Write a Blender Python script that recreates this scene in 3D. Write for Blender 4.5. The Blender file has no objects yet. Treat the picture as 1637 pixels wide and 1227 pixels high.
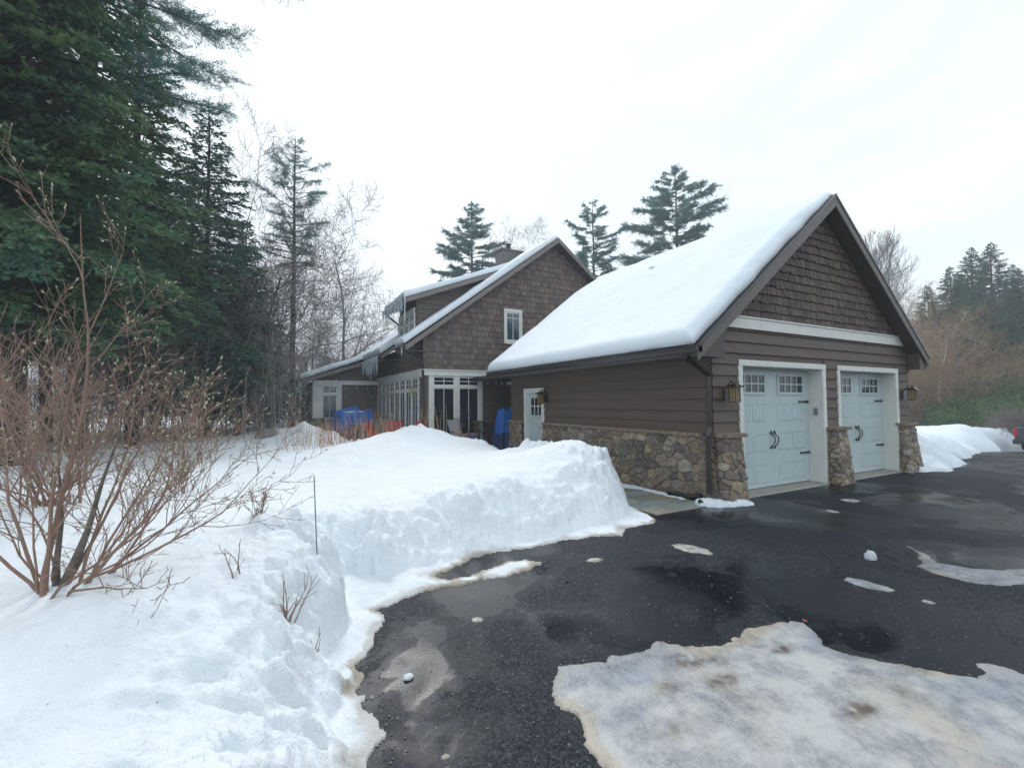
import bpy, math, random
import numpy as np
from math import radians, sin, cos, pi
HAZE = .0019
random.seed(7); RS = np.random.RandomState(11)
S = bpy.context.scene
COL = S.collection

# ------------------------------------------------------------------ helpers
def tag(o, label=None, cat=None, group=None, kind=None):
    if label: o['label'] = label
    if cat: o['category'] = cat
    if group: o['group'] = group
    if kind: o['kind'] = kind
    return o

def thing(name, label, cat, loc=(0, 0, 0), rz=0.0, group=None):
    o = bpy.data.objects.new(name, None); COL.objects.link(o)
    o.location = loc; o.rotation_euler = (0, 0, rz); o.empty_display_size = .1
    return tag(o, label, cat, group)

class MB:
    """collects quads / polygons, then links them as one mesh object"""
    def __init__(s): s.v = []; s.f = []; s.c = []; s.m = []; s.n = 0
    def add(s, verts, faces, col=None, mi=0):
        s.v.append(np.asarray(verts, float).reshape(-1, 3))
        for f in faces:
            s.f.append([i + s.n for i in f]); s.c.append(col or (1, 1, 1)); s.m.append(mi)
        s.n += len(verts)
    def box(s, a, b, col=None, F=None, mi=0):
        x0, y0, z0 = a; x1, y1, z1 = b
        P = np.array([(x0, y0, z0), (x1, y0, z0), (x1, y1, z0), (x0, y1, z0), (x0, y0, z1), (x1, y0, z1), (x1, y1, z1), (x0, y1, z1)], float)
        if F is not None: P = F(P)
        s.add(P, [(0, 3, 2, 1), (4, 5, 6, 7), (0, 1, 5, 4), (1, 2, 6, 5), (2, 3, 7, 6), (3, 0, 4, 7)], col, mi)
    def prism(s, poly, d, col=None, mi=0):
        """poly: list of 3d points, d: extrusion vector"""
        n = len(poly); P = np.array(poly, float); Q = P + np.array(d, float)
        s.add(np.vstack([P, Q]), [tuple(range(n))[::-1], tuple(range(n, 2 * n))] + [(i, (i + 1) % n, n + (i + 1) % n, n + i) for i in range(n)], col, mi)
    def tube(s, pts, rad, k=6, col=None, cap=True, mi=0):
        P = np.array(pts, float); n = len(P)
        R = np.broadcast_to(np.array(rad, float), (n,))
        T = np.gradient(P, axis=0); T /= (np.linalg.norm(T, axis=1)[:, None] + 1e-9)
        a = np.array([0, 0, 1.]) if abs(T[0][2]) < .9 else np.array([1., 0, 0])
        U = np.cross(T, a); U /= (np.linalg.norm(U, axis=1)[:, None] + 1e-9); W = np.cross(T, U)
        th = np.arange(k) * 2 * pi / k
        V = P[:, None, :] + R[:, None, None] * (np.cos(th)[None, :, None] * U[:, None, :] + np.sin(th)[None, :, None] * W[:, None, :])
        fs = [(i * k + j, i * k + (j + 1) % k, (i + 1) * k + (j + 1) % k, (i + 1) * k + j) for i in range(n - 1) for j in range(k)]
        if cap: fs += [tuple(range(k))[::-1], tuple(range((n - 1) * k, n * k))]
        s.add(V.reshape(-1, 3), fs, col, mi)
    def lathe(s, prof, c, k=16, col=None, mi=0):
        V = [(c[0] + r * cos(2 * pi * j / k), c[1] + r * sin(2 * pi * j / k), c[2] + z) for r, z in prof for j in range(k)]
        n = len(prof)
        fs = [(i * k + j, i * k + (j + 1) % k, (i + 1) * k + (j + 1) % k, (i + 1) * k + j) for i in range(n - 1) for j in range(k)]
        s.add(V, fs + [tuple(range(k))[::-1], tuple(range((n - 1) * k, n * k))], col, mi)
    def build(s, name, mat, parent=None, smooth=False, world=True, bevel=0):
        V = np.vstack(s.v)
        if parent is not None and world:
            M = np.array(wm(parent).inverted()); V = V @ M[:3, :3].T + M[:3, 3]
        me = bpy.data.meshes.new(name); me.from_pydata(V.tolist(), [], s.f)
        for m in (mat if isinstance(mat, (list, tuple)) else [mat]): me.materials.append(m)
        if any(s.m): me.polygons.foreach_set('material_index', s.m)
        if any(c != (1, 1, 1) for c in s.c):
            ca = me.color_attributes.new('col', 'FLOAT_COLOR', 'CORNER')
            arr = np.ones((len(me.loops), 4), np.float32)
            tot = [len(f) for f in s.f]; arr[:, :3] = np.repeat(np.array(s.c, np.float32), tot, axis=0)
            ca.data.foreach_set('color', arr.ravel())
        if smooth: me.polygons.foreach_set('use_smooth', [True] * len(me.polygons))
        o = bpy.data.objects.new(name, me); COL.objects.link(o)
        if parent is not None: o.parent = parent
        if bevel:
            b = o.modifiers.new('bevel', 'BEVEL'); b.width = bevel; b.segments = 2; b.limit_method = 'ANGLE'
        return o

def wm(o):
    from mathutils import Matrix, Euler
    m = Matrix.LocRotScale(o.location, o.rotation_euler, o.scale)
    return (wm(o.parent) @ m) if o.parent else m

def fastmesh(name, V, Q, mats, parent=None, smooth=False, col=None, world=False, mi=None):
    """numpy quads / tris -> object"""
    V = np.asarray(V, np.float32); Q = np.asarray(Q, np.int32); k = Q.shape[1]
    if parent is not None and world:
        M = np.array(wm(parent).inverted()); V = (V @ M[:3, :3].T + M[:3, 3]).astype(np.float32)
    me = bpy.data.meshes.new(name)
    me.vertices.add(len(V)); me.vertices.foreach_set('co', V.ravel())
    me.loops.add(Q.size); me.loops.foreach_set('vertex_index', Q.ravel())
    me.polygons.add(len(Q)); me.polygons.foreach_set('loop_start', np.arange(len(Q), dtype=np.int32) * k)
    me.polygons.foreach_set('loop_total', np.full(len(Q), k, np.int32))
    if smooth: me.polygons.foreach_set('use_smooth', np.ones(len(Q), bool))
    for m in (mats if isinstance(mats, (list, tuple)) else [mats]): me.materials.append(m)
    if mi is not None: me.polygons.foreach_set('material_index', mi)
    me.update(calc_edges=True)
    if col is not None:
        ca = me.color_attributes.new('col', 'FLOAT_COLOR', 'POINT')
        a = np.ones((len(V), 4), np.float32); a[:, :3] = col
        ca.data.foreach_set('color', a.ravel())
    o = bpy.data.objects.new(name, me); COL.objects.link(o)
    if parent is not None: o.parent = parent
    return o

def copy_tree(o, parent=None):
    c = o.copy(); COL.objects.link(c)
    if parent is not None: c.parent = parent
    for ch in list(o.children): copy_tree(ch, c)
    return c

# noise in numpy
_T = RS.rand(256, 256)
def vn(x, y, seed=0):
    x = np.asarray(x, float) + seed * 17.3; y = np.asarray(y, float) + seed * 9.1
    xi = np.floor(x).astype(int); yi = np.floor(y).astype(int); fx = x - xi; fy = y - yi
    fx = fx * fx * (3 - 2 * fx); fy = fy * fy * (3 - 2 * fy)
    g = lambda a, b: _T[a % 256, b % 256]
    return (g(xi, yi) * (1 - fx) + g(xi + 1, yi) * fx) * (1 - fy) + (g(xi, yi + 1) * (1 - fx) + g(xi + 1, yi + 1) * fx) * fy
def fbm(x, y, s, o=4, seed=0):
    r = 0; a = 1; t = 0
    for i in range(o):
        r = r + a * (vn(x / s, y / s, seed + i * 3) - .5); t += a; a *= .5; s = s * .49
    return r / t * 2

def sdist(x, y, poly):
    """signed distance, positive inside"""
    P = np.array(poly, float); Q = np.roll(P, -1, axis=0)
    d = np.full(x.shape, 1e9); ins = np.zeros(x.shape, bool)
    for (ax, ay), (bx, by) in zip(P, Q):
        ex, ey = bx - ax, by - ay; L = ex * ex + ey * ey + 1e-12
        t = np.clip(((x - ax) * ex + (y - ay) * ey) / L, 0, 1)
        d = np.minimum(d, np.hypot(x - ax - t * ex, y - ay - t * ey))
        if ay != by:
            c = ((ay > y) != (by > y)) & (x < (bx - ax) * (y - ay) / (by - ay) + ax); ins ^= c
    return np.where(ins, d, -d)
def sm(a, b, x):
    t = np.clip((x - a) / (b - a), 0, 1); return t * t * (3 - 2 * t)

# ------------------------------------------------------------------ materials
def nodes(m):
    m.use_nodes = True; nt = m.node_tree; nt.nodes.clear()
    o = nt.nodes.new('ShaderNodeOutputMaterial'); p = nt.nodes.new('ShaderNodeBsdfPrincipled')
    nt.links.new(p.outputs[0], o.inputs[0]); return nt, p
def N(nt, t, **k):
    n = nt.nodes.new(t)
    for a, b in k.items():
        if a in n.inputs.keys(): n.inputs[a].default_value = b
        else: setattr(n, a, b)
    return n
def mixc(nt, a, b, fac, mode='MIX'):
    n = nt.nodes.new('ShaderNodeMix'); n.data_type = 'RGBA'; n.blend_type = mode
    for i, v in ((0, fac), (6, a), (7, b)):
        if hasattr(v, 'is_output') or isinstance(v, bpy.types.NodeSocket): nt.links.new(v, n.inputs[i])
        else: n.inputs[i].default_value = v if i == 0 else (*v, 1)[:4]
    return n.outputs[2]
def ramp(nt, src, stops):
    r = nt.nodes.new('ShaderNodeValToRGB'); e = r.color_ramp.elements
    while len(e) < len(stops): e.new(.5)
    for i, (p, c) in enumerate(stops):
        e[i].position = p; e[i].color = (*(c if isinstance(c, tuple) else (c, c, c)), 1)
    nt.links.new(src, r.inputs[0]); return r.outputs[0]
def coords(nt, scale=(1, 1, 1)):
    tc = nt.nodes.new('ShaderNodeTexCoord'); mp = nt.nodes.new('ShaderNodeMapping'); mp.inputs['Scale'].default_value = scale
    nt.links.new(tc.outputs['Object'], mp.inputs[0]); return mp.outputs[0]
def noise(nt, co, scale, detail=4, rough=.55, dist=0):
    n = N(nt, 'ShaderNodeTexNoise'); n.inputs['Scale'].default_value = scale; n.inputs['Detail'].default_value = detail
    n.inputs['Roughness'].default_value = rough; n.inputs['Distortion'].default_value = dist
    nt.links.new(co, n.inputs['Vector']); return n.outputs[0]
def bump(nt, p, h, strength, dist=.01, prev=None):
    b = N(nt, 'ShaderNodeBump'); b.inputs['Strength'].default_value = strength; b.inputs['Distance'].default_value = dist
    nt.links.new(h, b.inputs['Height']); 
    if prev is not None: nt.links.new(prev, b.inputs['Normal'])
    nt.links.new(b.outputs[0], p.inputs['Normal']); return b.outputs[0]
def mat(name, col, rough=.7, var=.25, scale=6, bmp=0, bscale=40, metal=0, attr=False, stretch=(1, 1, 1), spec=.5, coat=0):
    m = bpy.data.materials.new(name); nt, p = nodes(m); co = coords(nt, stretch)
    n1 = noise(nt, co, scale, 5, .6)
    g = ramp(nt, n1, [(.25, 1 - var), (.75, 1 + var * .6)])
    if attr:
        a = N(nt, 'ShaderNodeVertexColor', layer_name='col'); base = mixc(nt, a.outputs[0], g, 1.0, 'MULTIPLY')
        base = mixc(nt, base, col, 1.0, 'MULTIPLY')
    else: base = mixc(nt, col, g, 1.0, 'MULTIPLY')
    nt.links.new(base, p.inputs['Base Color'])
    n2 = noise(nt, co, scale * 3.3, 3)
    r = ramp(nt, n2, [(.2, max(.03, rough - .1)), (.8, min(1, rough + .1))]); nt.links.new(r, p.inputs['Roughness'])
    p.inputs['Metallic'].default_value = metal; p.inputs['Specular IOR Level'].default_value = spec
    p.inputs['Coat Weight'].default_value = coat
    if bmp: bump(nt, p, noise(nt, co, bscale, 5, .65), bmp, .02)
    return m

M = {}
M['siding'] = mat('brown_siding_paint', (.116, .087, .070), .6, .18, 3, .12, 30, stretch=(.25, .25, 3))
M['shingle'] = mat('brown_shingles', (.125, .093, .080), .8, .35, 14, .35, 25, attr=True, stretch=(4, 4, .5))
M['shingle_house'] = mat('haze_paled_shingles', (.17, .130, .115), .8, .35, 14, .35, 25, attr=True, stretch=(4, 4, .5))  # garage shingle brown made paler: haze over the house put into the colour
M['siding_house'] = mat('haze_paled_siding', (.125, .100, .090), .6, .2, 3, .12, 30, stretch=(.25, .25, 3))  # siding brown lightened the same way, haze painted into the house walls
M['trim_brown'] = mat('brown_trim_paint', (.085, .070, .064), .55, .15, 4, .05, 60)
M['fascia'] = mat('taupe_fascia_paint', (.135, .118, .110), .5, .12, 4, .05, 60)
M['gutter'] = mat('dark_bronze_metal', (.030, .024, .024), .35, .2, 8, 0, metal=.0, coat=.3)
M['white'] = mat('off_white_trim_paint', (.74, .75, .71), .5, .08, 5, .03, 50)
M['door'] = mat('pale_blue_grey_paint', (.51, .61, .625), .38, .06, 4, .02, 60)
M['glass'] = mat('dark_window_glass', (.012, .022, .032), .06, .2, 2, spec=.8)
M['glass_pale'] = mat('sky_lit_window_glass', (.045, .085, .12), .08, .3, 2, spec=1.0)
M['black'] = mat('black_iron', (.012, .012, .014), .45, .2, 20)
M['lamp_glass'] = mat('amber_lamp_glass', (.36, .27, .13), .25, .4, 25)
M['roof'] = mat('dark_asphalt_shingles', (.045, .045, .048), .9, .4, 10, .5, 30)
M['concrete'] = mat('concrete', (.30, .29, .26), .85, .2, 8, .2, 40)
M['cap'] = mat('sandstone_cap', (.27, .20, .15), .8, .35, 9, .6, 14)
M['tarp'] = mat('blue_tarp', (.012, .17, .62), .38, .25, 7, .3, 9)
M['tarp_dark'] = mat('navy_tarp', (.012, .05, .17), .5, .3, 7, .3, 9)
M['red'] = mat('red_plastic', (.52, .03, .03), .45, .15, 7)
M['sling'] = mat('pale_sling_fabric', (.35, .38, .40), .8, .25, 12)
M['terra'] = mat('pinkish_clay', (.30, .19, .17), .8, .2, 9)
M['grey_plastic'] = mat('grey_plastic', (.20, .21, .22), .5, .2, 9)
M['bark'] = mat('grey_brown_bark', (.075, .062, .055), .95, .4, 7, .8, 12, stretch=(3, 3, .6))
M['bark_dark'] = mat('dark_bark', (.040, .034, .031), .95, .4, 7, .8, 12, stretch=(3, 3, .6))
M['bark_pale'] = mat('pale_twig_bark', (.20, .165, .155), .95, .3, 7, .3, 12)
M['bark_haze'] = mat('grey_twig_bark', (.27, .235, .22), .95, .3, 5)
M['birch'] = mat('white_birch_bark', (.45, .40, .34), .8, .4, 4, .2, 12, stretch=(.5, .5, 4))
M['bush'] = mat('reddish_brown_bark', (.27, .170, .125), .75, .35, 12, .3, 45)
M['bush_dark'] = mat('mossy_grey_bark', (.15, .13, .11), .9, .4, 14, .8, 30)
M['bud'] = mat('downy_cream_bud', (.42, .43, .28), .8, .3, 60)
M['cane'] = mat('dry_orange_cane', (.46, .28, .17), .8, .3, 9)
M['brush'] = mat('dry_brown_brush', (.33, .215, .12), .9, .4, 3)
M['rock'] = mat('grey_boulder', (.24, .22, .21), .9, .3, 5, .6, 9)
M['stake'] = mat('green_fibreglass', (.02, .14, .11), .5, .1, 9)
M['wood'] = mat('reddish_wood', (.20, .085, .065), .7, .3, 8)
M['navy'] = mat('navy_car_paint', (.008, .010, .030), .2, .1, 3, coat=.8)
M['tyre'] = mat('black_rubber', (.015, .015, .015), .85, .1, 9)
M['lens'] = mat('red_lens', (.50, .012, .02), .15, .1, 9)
M['chrome'] = mat('chrome', (.5, .5, .52), .2, .1, 3, metal=1)
M['leaf'] = mat('rusty_dead_leaf', (.30, .08, .035), .8, .3, 20)

def foliage(name, c1, c2, tr=.25):
    m = bpy.data.materials.new(name); nt, p = nodes(m); co = coords(nt)
    n = noise(nt, co, .9, 4, .65); n2 = noise(nt, co, 14, 2)
    base = mixc(nt, c1, c2, ramp(nt, n, [(.35, 0.), (.65, 1.)]))
    base = mixc(nt, base, ramp(nt, n2, [(.2, .6), (.8, 1.4)]), 1.0, 'MULTIPLY')
    nt.links.new(base, p.inputs['Base Color']); p.inputs['Roughness'].default_value = .6
    p.inputs['Specular IOR Level'].default_value = .25
    t = N(nt, 'ShaderNodeBsdfTranslucent'); nt.links.new(base, t.inputs[0])
    mx = N(nt, 'ShaderNodeMixShader'); mx.inputs[0].default_value = tr
    nt.links.new(p.outputs[0], mx.inputs[1]); nt.links.new(t.outputs[0], mx.inputs[2])
    nt.links.new(mx.outputs[0], nt.nodes['Material Output'].inputs[0]); return m
M['hemlock'] = foliage('dark_hemlock_needles', (.040, .118, .090), (.125, .200, .080))
M['hemlock2'] = foliage('blue_green_hemlock_needles', (.048, .130, .110), (.110, .190, .120))
M['pine'] = foliage('blue_green_pine_needles', (.095, .215, .220), (.150, .250, .220))
M['spruce'] = foliage('deep_spruce_needles', (.045, .120, .095), (.100, .180, .105))
M['evergreen'] = foliage('green_shrub_leaves', (.050, .120, .045), (.120, .175, .060))
M['scrub'] = foliage('grey_green_scrub', (.085, .095, .070), (.125, .115, .085))

def snowmat():
    m = bpy.data.materials.new('snow'); nt, p = nodes(m); co = coords(nt)
    a = N(nt, 'ShaderNodeVertexColor', layer_name='col')
    n = noise(nt, co, 2.2, 5, .6)
    base = mixc(nt, a.outputs[0], ramp(nt, n, [(.3, .93), (.7, 1.0)]), 1.0, 'MULTIPLY')
    spk = noise(nt, co, 42, 2, .5)
    base = mixc(nt, base, (.30, .25, .20), ramp(nt, spk, [(.745, 0.), (.765, .75)]))
    nt.links.new(base, p.inputs['Base Color'])
    p.inputs['Roughness'].default_value = .75; p.inputs['Specular IOR Level'].default_value = .25
    b1 = bump(nt, p, noise(nt, co, 7, 7, .7), .8, .07)
    bump(nt, p, noise(nt, co, 60, 4, .7), .35, .008, b1)
    return m
M['snow'] = snowmat()
def roofsnow():
    m = bpy.data.materials.new('roof_snow'); nt, p = nodes(m); co = coords(nt)
    n = noise(nt, co, .8, 4, .5)
    nt.links.new(ramp(nt, n, [(.3, (.73, .80, .86)), (.7, (.78, .84, .89))]), p.inputs['Base Color'])
    p.inputs['Roughness'].default_value = .8; p.inputs['Specular IOR Level'].default_value = .2
    bump(nt, p, noise(nt, co, 5, 4, .5), .12, .03); return m
M['roof_snow'] = roofsnow()
def icemat():
    m = bpy.data.materials.new('icicle_ice'); nt, p = nodes(m); co = coords(nt, (1, 1, .2))
    nt.links.new(ramp(nt, noise(nt, co, 9, 3), [(.3, (.62, .72, .80)), (.7, (.85, .90, .93))]), p.inputs['Base Color'])
    p.inputs['Roughness'].default_value = .12; p.inputs['Transmission Weight'].default_value = .45; p.inputs['IOR'].default_value = 1.31
    return m
M['ice'] = icemat()

def asphalt():
    m = bpy.data.materials.new('wet_asphalt'); nt, p = nodes(m); co = coords(nt); co.node.inputs['Location'].default_value = (3.1, 1.7, 0)
    big = noise(nt, co, .42, 4, .55, .8); med = noise(nt, co, 1.3, 5, .6, .6)
    ad = N(nt, 'ShaderNodeMath', operation='MULTIPLY_ADD'); nt.links.new(med, ad.inputs[0]); ad.inputs[1].default_value = .45
    nt.links.new(big, ad.inputs[2])                                   # .25 .. 1.2
    dry = ramp(nt, ad.outputs[0], [(.70, 0.), (.715, .55), (.76, .65), (.775, 1.)])
    vo = N(nt, 'ShaderNodeTexVoronoi'); vo.inputs['Scale'].default_value = 95; nt.links.new(co, vo.inputs['Vector'])
    sp = nt.nodes.new('ShaderNodeSeparateColor'); nt.links.new(vo.outputs['Color'], sp.inputs[0]); cell = sp.outputs[0]
    g2 = noise(nt, co, 30, 6, .8); gm = ramp(nt, g2, [(.35, 0.), (.65, 1.)])
    wetc = mixc(nt, (.0015, .0024, .005), (.006, .010, .018), gm)
    dryc = mixc(nt, (.014, .016, .022), (.038, .040, .048), gm)
    base = mixc(nt, wetc, dryc, dry)
    base = mixc(nt, base, ramp(nt, cell, [(.1, .35), (.6, 1.), (.9, 1.9)]), 1.0, 'MULTIPLY')
    base = mixc(nt, base, (.20, .20, .20), ramp(nt, cell, [(.991, 0.), (.993, .5)]))   # pale stones in the mix
    nt.links.new(base, p.inputs['Base Color'])
    pud = noise(nt, co, .8, 3, .5, .4)
    wr = ramp(nt, pud, [(.38, .13), (.46, .28), (.62, .40)])
    rr = mixc(nt, wr, (.62, .62, .62), dry); nt.links.new(rr, p.inputs['Roughness'])
    nt.links.new(mixc(nt, (.22, .22, .22), (.10, .10, .10), dry), p.inputs['Specular IOR Level'])
    h = ramp(nt, pud, [(.38, .12), (.50, 1.)])
    hh = mixc(nt, noise(nt, co, 85, 5, .75), h, 1.0, 'MULTIPLY')
    bump(nt, p, hh, .42, .010); return m
M['asphalt'] = asphalt()
def icesheet():
    m = bpy.data.materials.new('dirty_ice'); nt, p = nodes(m); co = coords(nt)
    a = N(nt, 'ShaderNodeVertexColor', layer_name='col')
    n = noise(nt, co, 3.8, 9, .72, .15)
    c = mixc(nt, a.outputs[0], ramp(nt, n, [(.26, (.30, .31, .35)), (.42, (.66, .69, .73)), (.56, (1, 1, 1))]), 1.0, 'MULTIPLY')
    gr = noise(nt, co, 75, 5, .8)
    c = mixc(nt, c, (.10, .08, .065), ramp(nt, gr, [(.58, 0.), (.68, .5)]))
    nt.links.new(c, p.inputs['Base Color'])
    nt.links.new(ramp(nt, n, [(.3, .12), (.6, .42)]), p.inputs['Roughness'])
    b1 = bump(nt, p, noise(nt, co, 14, 6, .7), .5, .03); bump(nt, p, noise(nt, co, 90, 3, .7), .4, .006, b1); return m
M['dirty_ice'] = icesheet()
M['stone'] = mat('fieldstone', (1, 1, 1), .85, .32, 16, .8, 28, attr=True)
M['paver'] = mat('bluestone_paver', (1, 1, 1), .55, .25, 8, .35, 30, attr=True)
M['leaf_litter'] = mat('brown_leaf_litter', (.13, .085, .055), .95, .5, 3, .9, 20)
M['patio'] = mat('wet_dark_patio_stone', (.045, .055, .07), .35, .3, 4, .3, 20)
M['hill'] = mat('brown_forest_floor', (.12, .085, .055), 1, .45, .6, .8, 3)
M['far_hill'] = mat('snowy_wooded_hill', (.30, .32, .36), 1, .35, .05, .5, 1)

# ------------------------------------------------------------------ camera, light, sky
cam = bpy.data.cameras.new('camera'); co_ = bpy.data.objects.new('camera', cam); COL.objects.link(co_)
yaw, pitch, roll = radians(28.574), radians(2.228), radians(-.395)
from mathutils import Vector, Matrix
f = Vector((sin(yaw) * cos(pitch), cos(yaw) * cos(pitch), sin(pitch))); r = Vector((cos(yaw), -sin(yaw), 0)); u = r.cross(f)
r2 = r * cos(roll) + u * sin(roll); u2 = -r * sin(roll) + u * cos(roll)
m4 = Matrix((r2, u2, -f)).transposed().to_4x4(); m4.translation = (0, 0, 1.7); co_.matrix_world = m4
cam.sensor_width = 36; cam.lens = 729.45 / 1637 * 36; cam.clip_start = .05; cam.clip_end = 3000; S.camera = co_

SUN_AZ, SUN_EL = radians(12), radians(40)        # azimuth clockwise from +Y: bright part of the overcast, beyond the house
sl = bpy.data.lights.new('sun', 'SUN'); sl.energy = 1.4; sl.angle = radians(14); sl.color = (1, .985, .96)
so = bpy.data.objects.new('sun', sl); COL.objects.link(so)
sd = Vector((sin(SUN_AZ) * cos(SUN_EL), cos(SUN_AZ) * cos(SUN_EL), sin(SUN_EL)))
so.rotation_euler = sd.to_track_quat('Z', 'Y').to_euler(); so.location = (0, 0, 30)
W = bpy.data.worlds.new('World'); S.world = W; W.use_nodes = True; nt = W.node_tree; nt.nodes.clear()
wo = nt.nodes.new('ShaderNodeOutputWorld'); bg = nt.nodes.new('ShaderNodeBackground'); bg.inputs[1].default_value = .1
sky = nt.nodes.new('ShaderNodeTexSky'); sky.sky_type = 'NISHITA'; sky.sun_disc = False
sky.sun_elevation = SUN_EL; sky.sun_rotation = SUN_AZ; sky.air_density = 1; sky.dust_density = 3
tc = nt.nodes.new('ShaderNodeTexCoord'); mp = nt.nodes.new('ShaderNodeMapping'); mp.inputs['Scale'].default_value = (1, 1, 3)
nt.links.new(tc.outputs['Generated'], mp.inputs[0])
cl = noise(nt, mp.outputs[0], 2.2, 6, .55, .4)
cloud = ramp(nt, cl, [(.38, (7.1, 8.15, 9.0)), (.58, (7.9, 8.4, 8.85))])
cov = ramp(nt, cl, [(.30, .90), (.55, .99)])
nt.links.new(mixc(nt, sky.outputs[0], cloud, cov), bg.inputs[0]); nt.links.new(bg.outputs[0], wo.inputs[0])
# colour ramps clip at 1, so the cloud colours are scaled up here
for n_ in nt.nodes:
    if n_.type == 'VALTORGB' and n_.color_ramp.elements[0].color[0] > 1:
        for e in n_.color_ramp.elements: e.color = tuple(c / 10 for c in e.color[:3]) + (1,)
        sc = nt.nodes.new('ShaderNodeVectorMath'); sc.operation = 'SCALE'; sc.inputs['Scale'].default_value = 10
        tgt = [l.to_socket for l in n_.outputs[0].links]
        nt.links.new(n_.outputs[0], sc.inputs[0])
        for t in tgt: nt.links.new(sc.outputs[0], t)
S.view_settings.view_transform = 'Standard'; S.view_settings.look = 'None'; S.view_settings.gamma = 1; S.view_settings.exposure = .50
S.view_settings.use_curve_mapping = False
S.render.engine = 'CYCLES'; S.cycles.max_bounces = 6; S.cycles.transparent_max_bounces = 4; S.cycles.volume_bounces = 2

# ------------------------------------------------------------------ ground, driveway, snow
PATH = [(5.72, 7.0), (5.75, 9.7), (5.5, 10.7), (5.05, 11.7), (4.4, 13.1), (3.9, 14.2), (3.5, 15.4), (3.2, 16.7), (2.7, 18.2), (1.9, 19.6), (1.5, 21.5), (1.6, 23.4), (1.9, 25), (2, 60), (-60, 60), (-60, -12), (.1, -12), (.2, 0), (.33, 1.5)]
OUTER = [(0.44, 2.26), (0.54, 2.37), (0.56, 2.52), (0.52, 2.73), (0.6, 2.76), (0.52, 2.84), (0.55, 3.07), (0.7, 3.39), (0.75, 3.5), (0.88, 3.66), (0.86, 3.88), (1.1, 4.0), (1.35, 4.04), (1.74, 4.01), (2.11, 4.01), (2.39, 4.02), (2.65, 4.12), (2.49, 4.32), (2.13, 4.31), (1.83, 4.21), (1.57, 4.19), (1.47, 4.32), (1.9, 4.55), (2.01, 4.64), (2.32, 4.68), (2.74, 4.62), (3.14, 4.66), (3.72, 4.59), (4.01, 4.43), (4.27, 4.67), (4.93, 4.72), (5.17, 5.37), (5.65, 6.16)] + PATH
INNER = [(0.36, 2.29), (0.44, 2.77), (0.42, 3.2), (0.55, 3.59), (0.60, 4.18), (0.70, 4.91), (0.98, 4.66), (1.61, 4.64), (1.95, 4.72), (2.42, 4.8), (3.06, 4.87), (3.8, 4.87), (4.4, 5.0), (5.0, 5.45), (5.5, 6.1)] + PATH
CT = [(5.1, 6.37, 1.02), (4.62, 6.63, 0.99), (5.17, 5.88, 0.93), (4.77, 7.47, 0.72), (5.06, 8.69, 0.66), (5.03, 9.84, 0.50), (4.54, 11.01, 0.91), (3.9, 12.15, 1.1), (3.57, 13.48, 0.83), (3.07, 14.56, 0.6), (2.52, 15.78, 0.42), (2.06, 16.7, 0.61), (1.38, 18.09, 0.89), (0.57, 17.98, 0.48), (-0.35, 16.78, 0.34), (-1.3, 16.15, 0.43), (-2.56, 15.69, 0.43), (-4.24, 14.9, 0.45), (-5.31, 14.91, 0.51), (-7.46, 15.51, 0.52), (1.85, 8.74, 0.34), (3.04, 8.66, 0.5), (3.89, 7.62, 0.62), (3.99, 5.74, 0.60), (4.44, 5.37, 0.60), (0.37, 4.1, 0.6), (1.07, 5.05, 0.45), (1.89, 5.4, 0.53), (2.84, 5.57, 0.61), (3.63, 6.05, 0.66), (-1.09, 3.9, 0.55), (-0.22, 3.24, 0.65), (0.49, 3.89, 0.54), (-1.25, 3.58, 0.49), (-0.57, 2.87, 0.63), (-0.72, 2.1, 0.55), (-0.2, 1.87, 0.51), (0.08, 2.18, 0.38), (-0.46, 6.57, 0.53), (-1.45, 7.11, 0.54), (-2.52, 7.12, 0.66), (-6, 4, .6), (-14, 8, .6), (-14, 16, .6), (-20, 30, .5), (0, 30, .4), (-2, -4, .6), (-12, -4, .6), (-.5, .5, .5), (1.2, 24, .5), (-4, 22, .4), (-10, 11, .6), (1.3, 13.5, .4), (0, 10, .42), (-3, 11, .48)]
_c = np.array(CT)
def _k(r): return r ** 1.6
_A = _k(np.hypot(_c[:, None, 0] - _c[None, :, 0], _c[:, None, 1] - _c[None, :, 1]))
_A = np.block([[_A + 1e-3 * np.eye(len(_c)), np.ones((len(_c), 1))], [np.ones((1, len(_c))), np.zeros((1, 1))]])
_w = np.linalg.solve(_A, np.append(_c[:, 2], 0))
def target(x, y):
    t = np.full(x.shape, _w[-1])
    for (cx, cy, _), w in zip(CT, _w[:-1]): t += w * _k(np.hypot(x - cx, y - cy))
    return np.clip(t, .25, 1.2)
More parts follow.
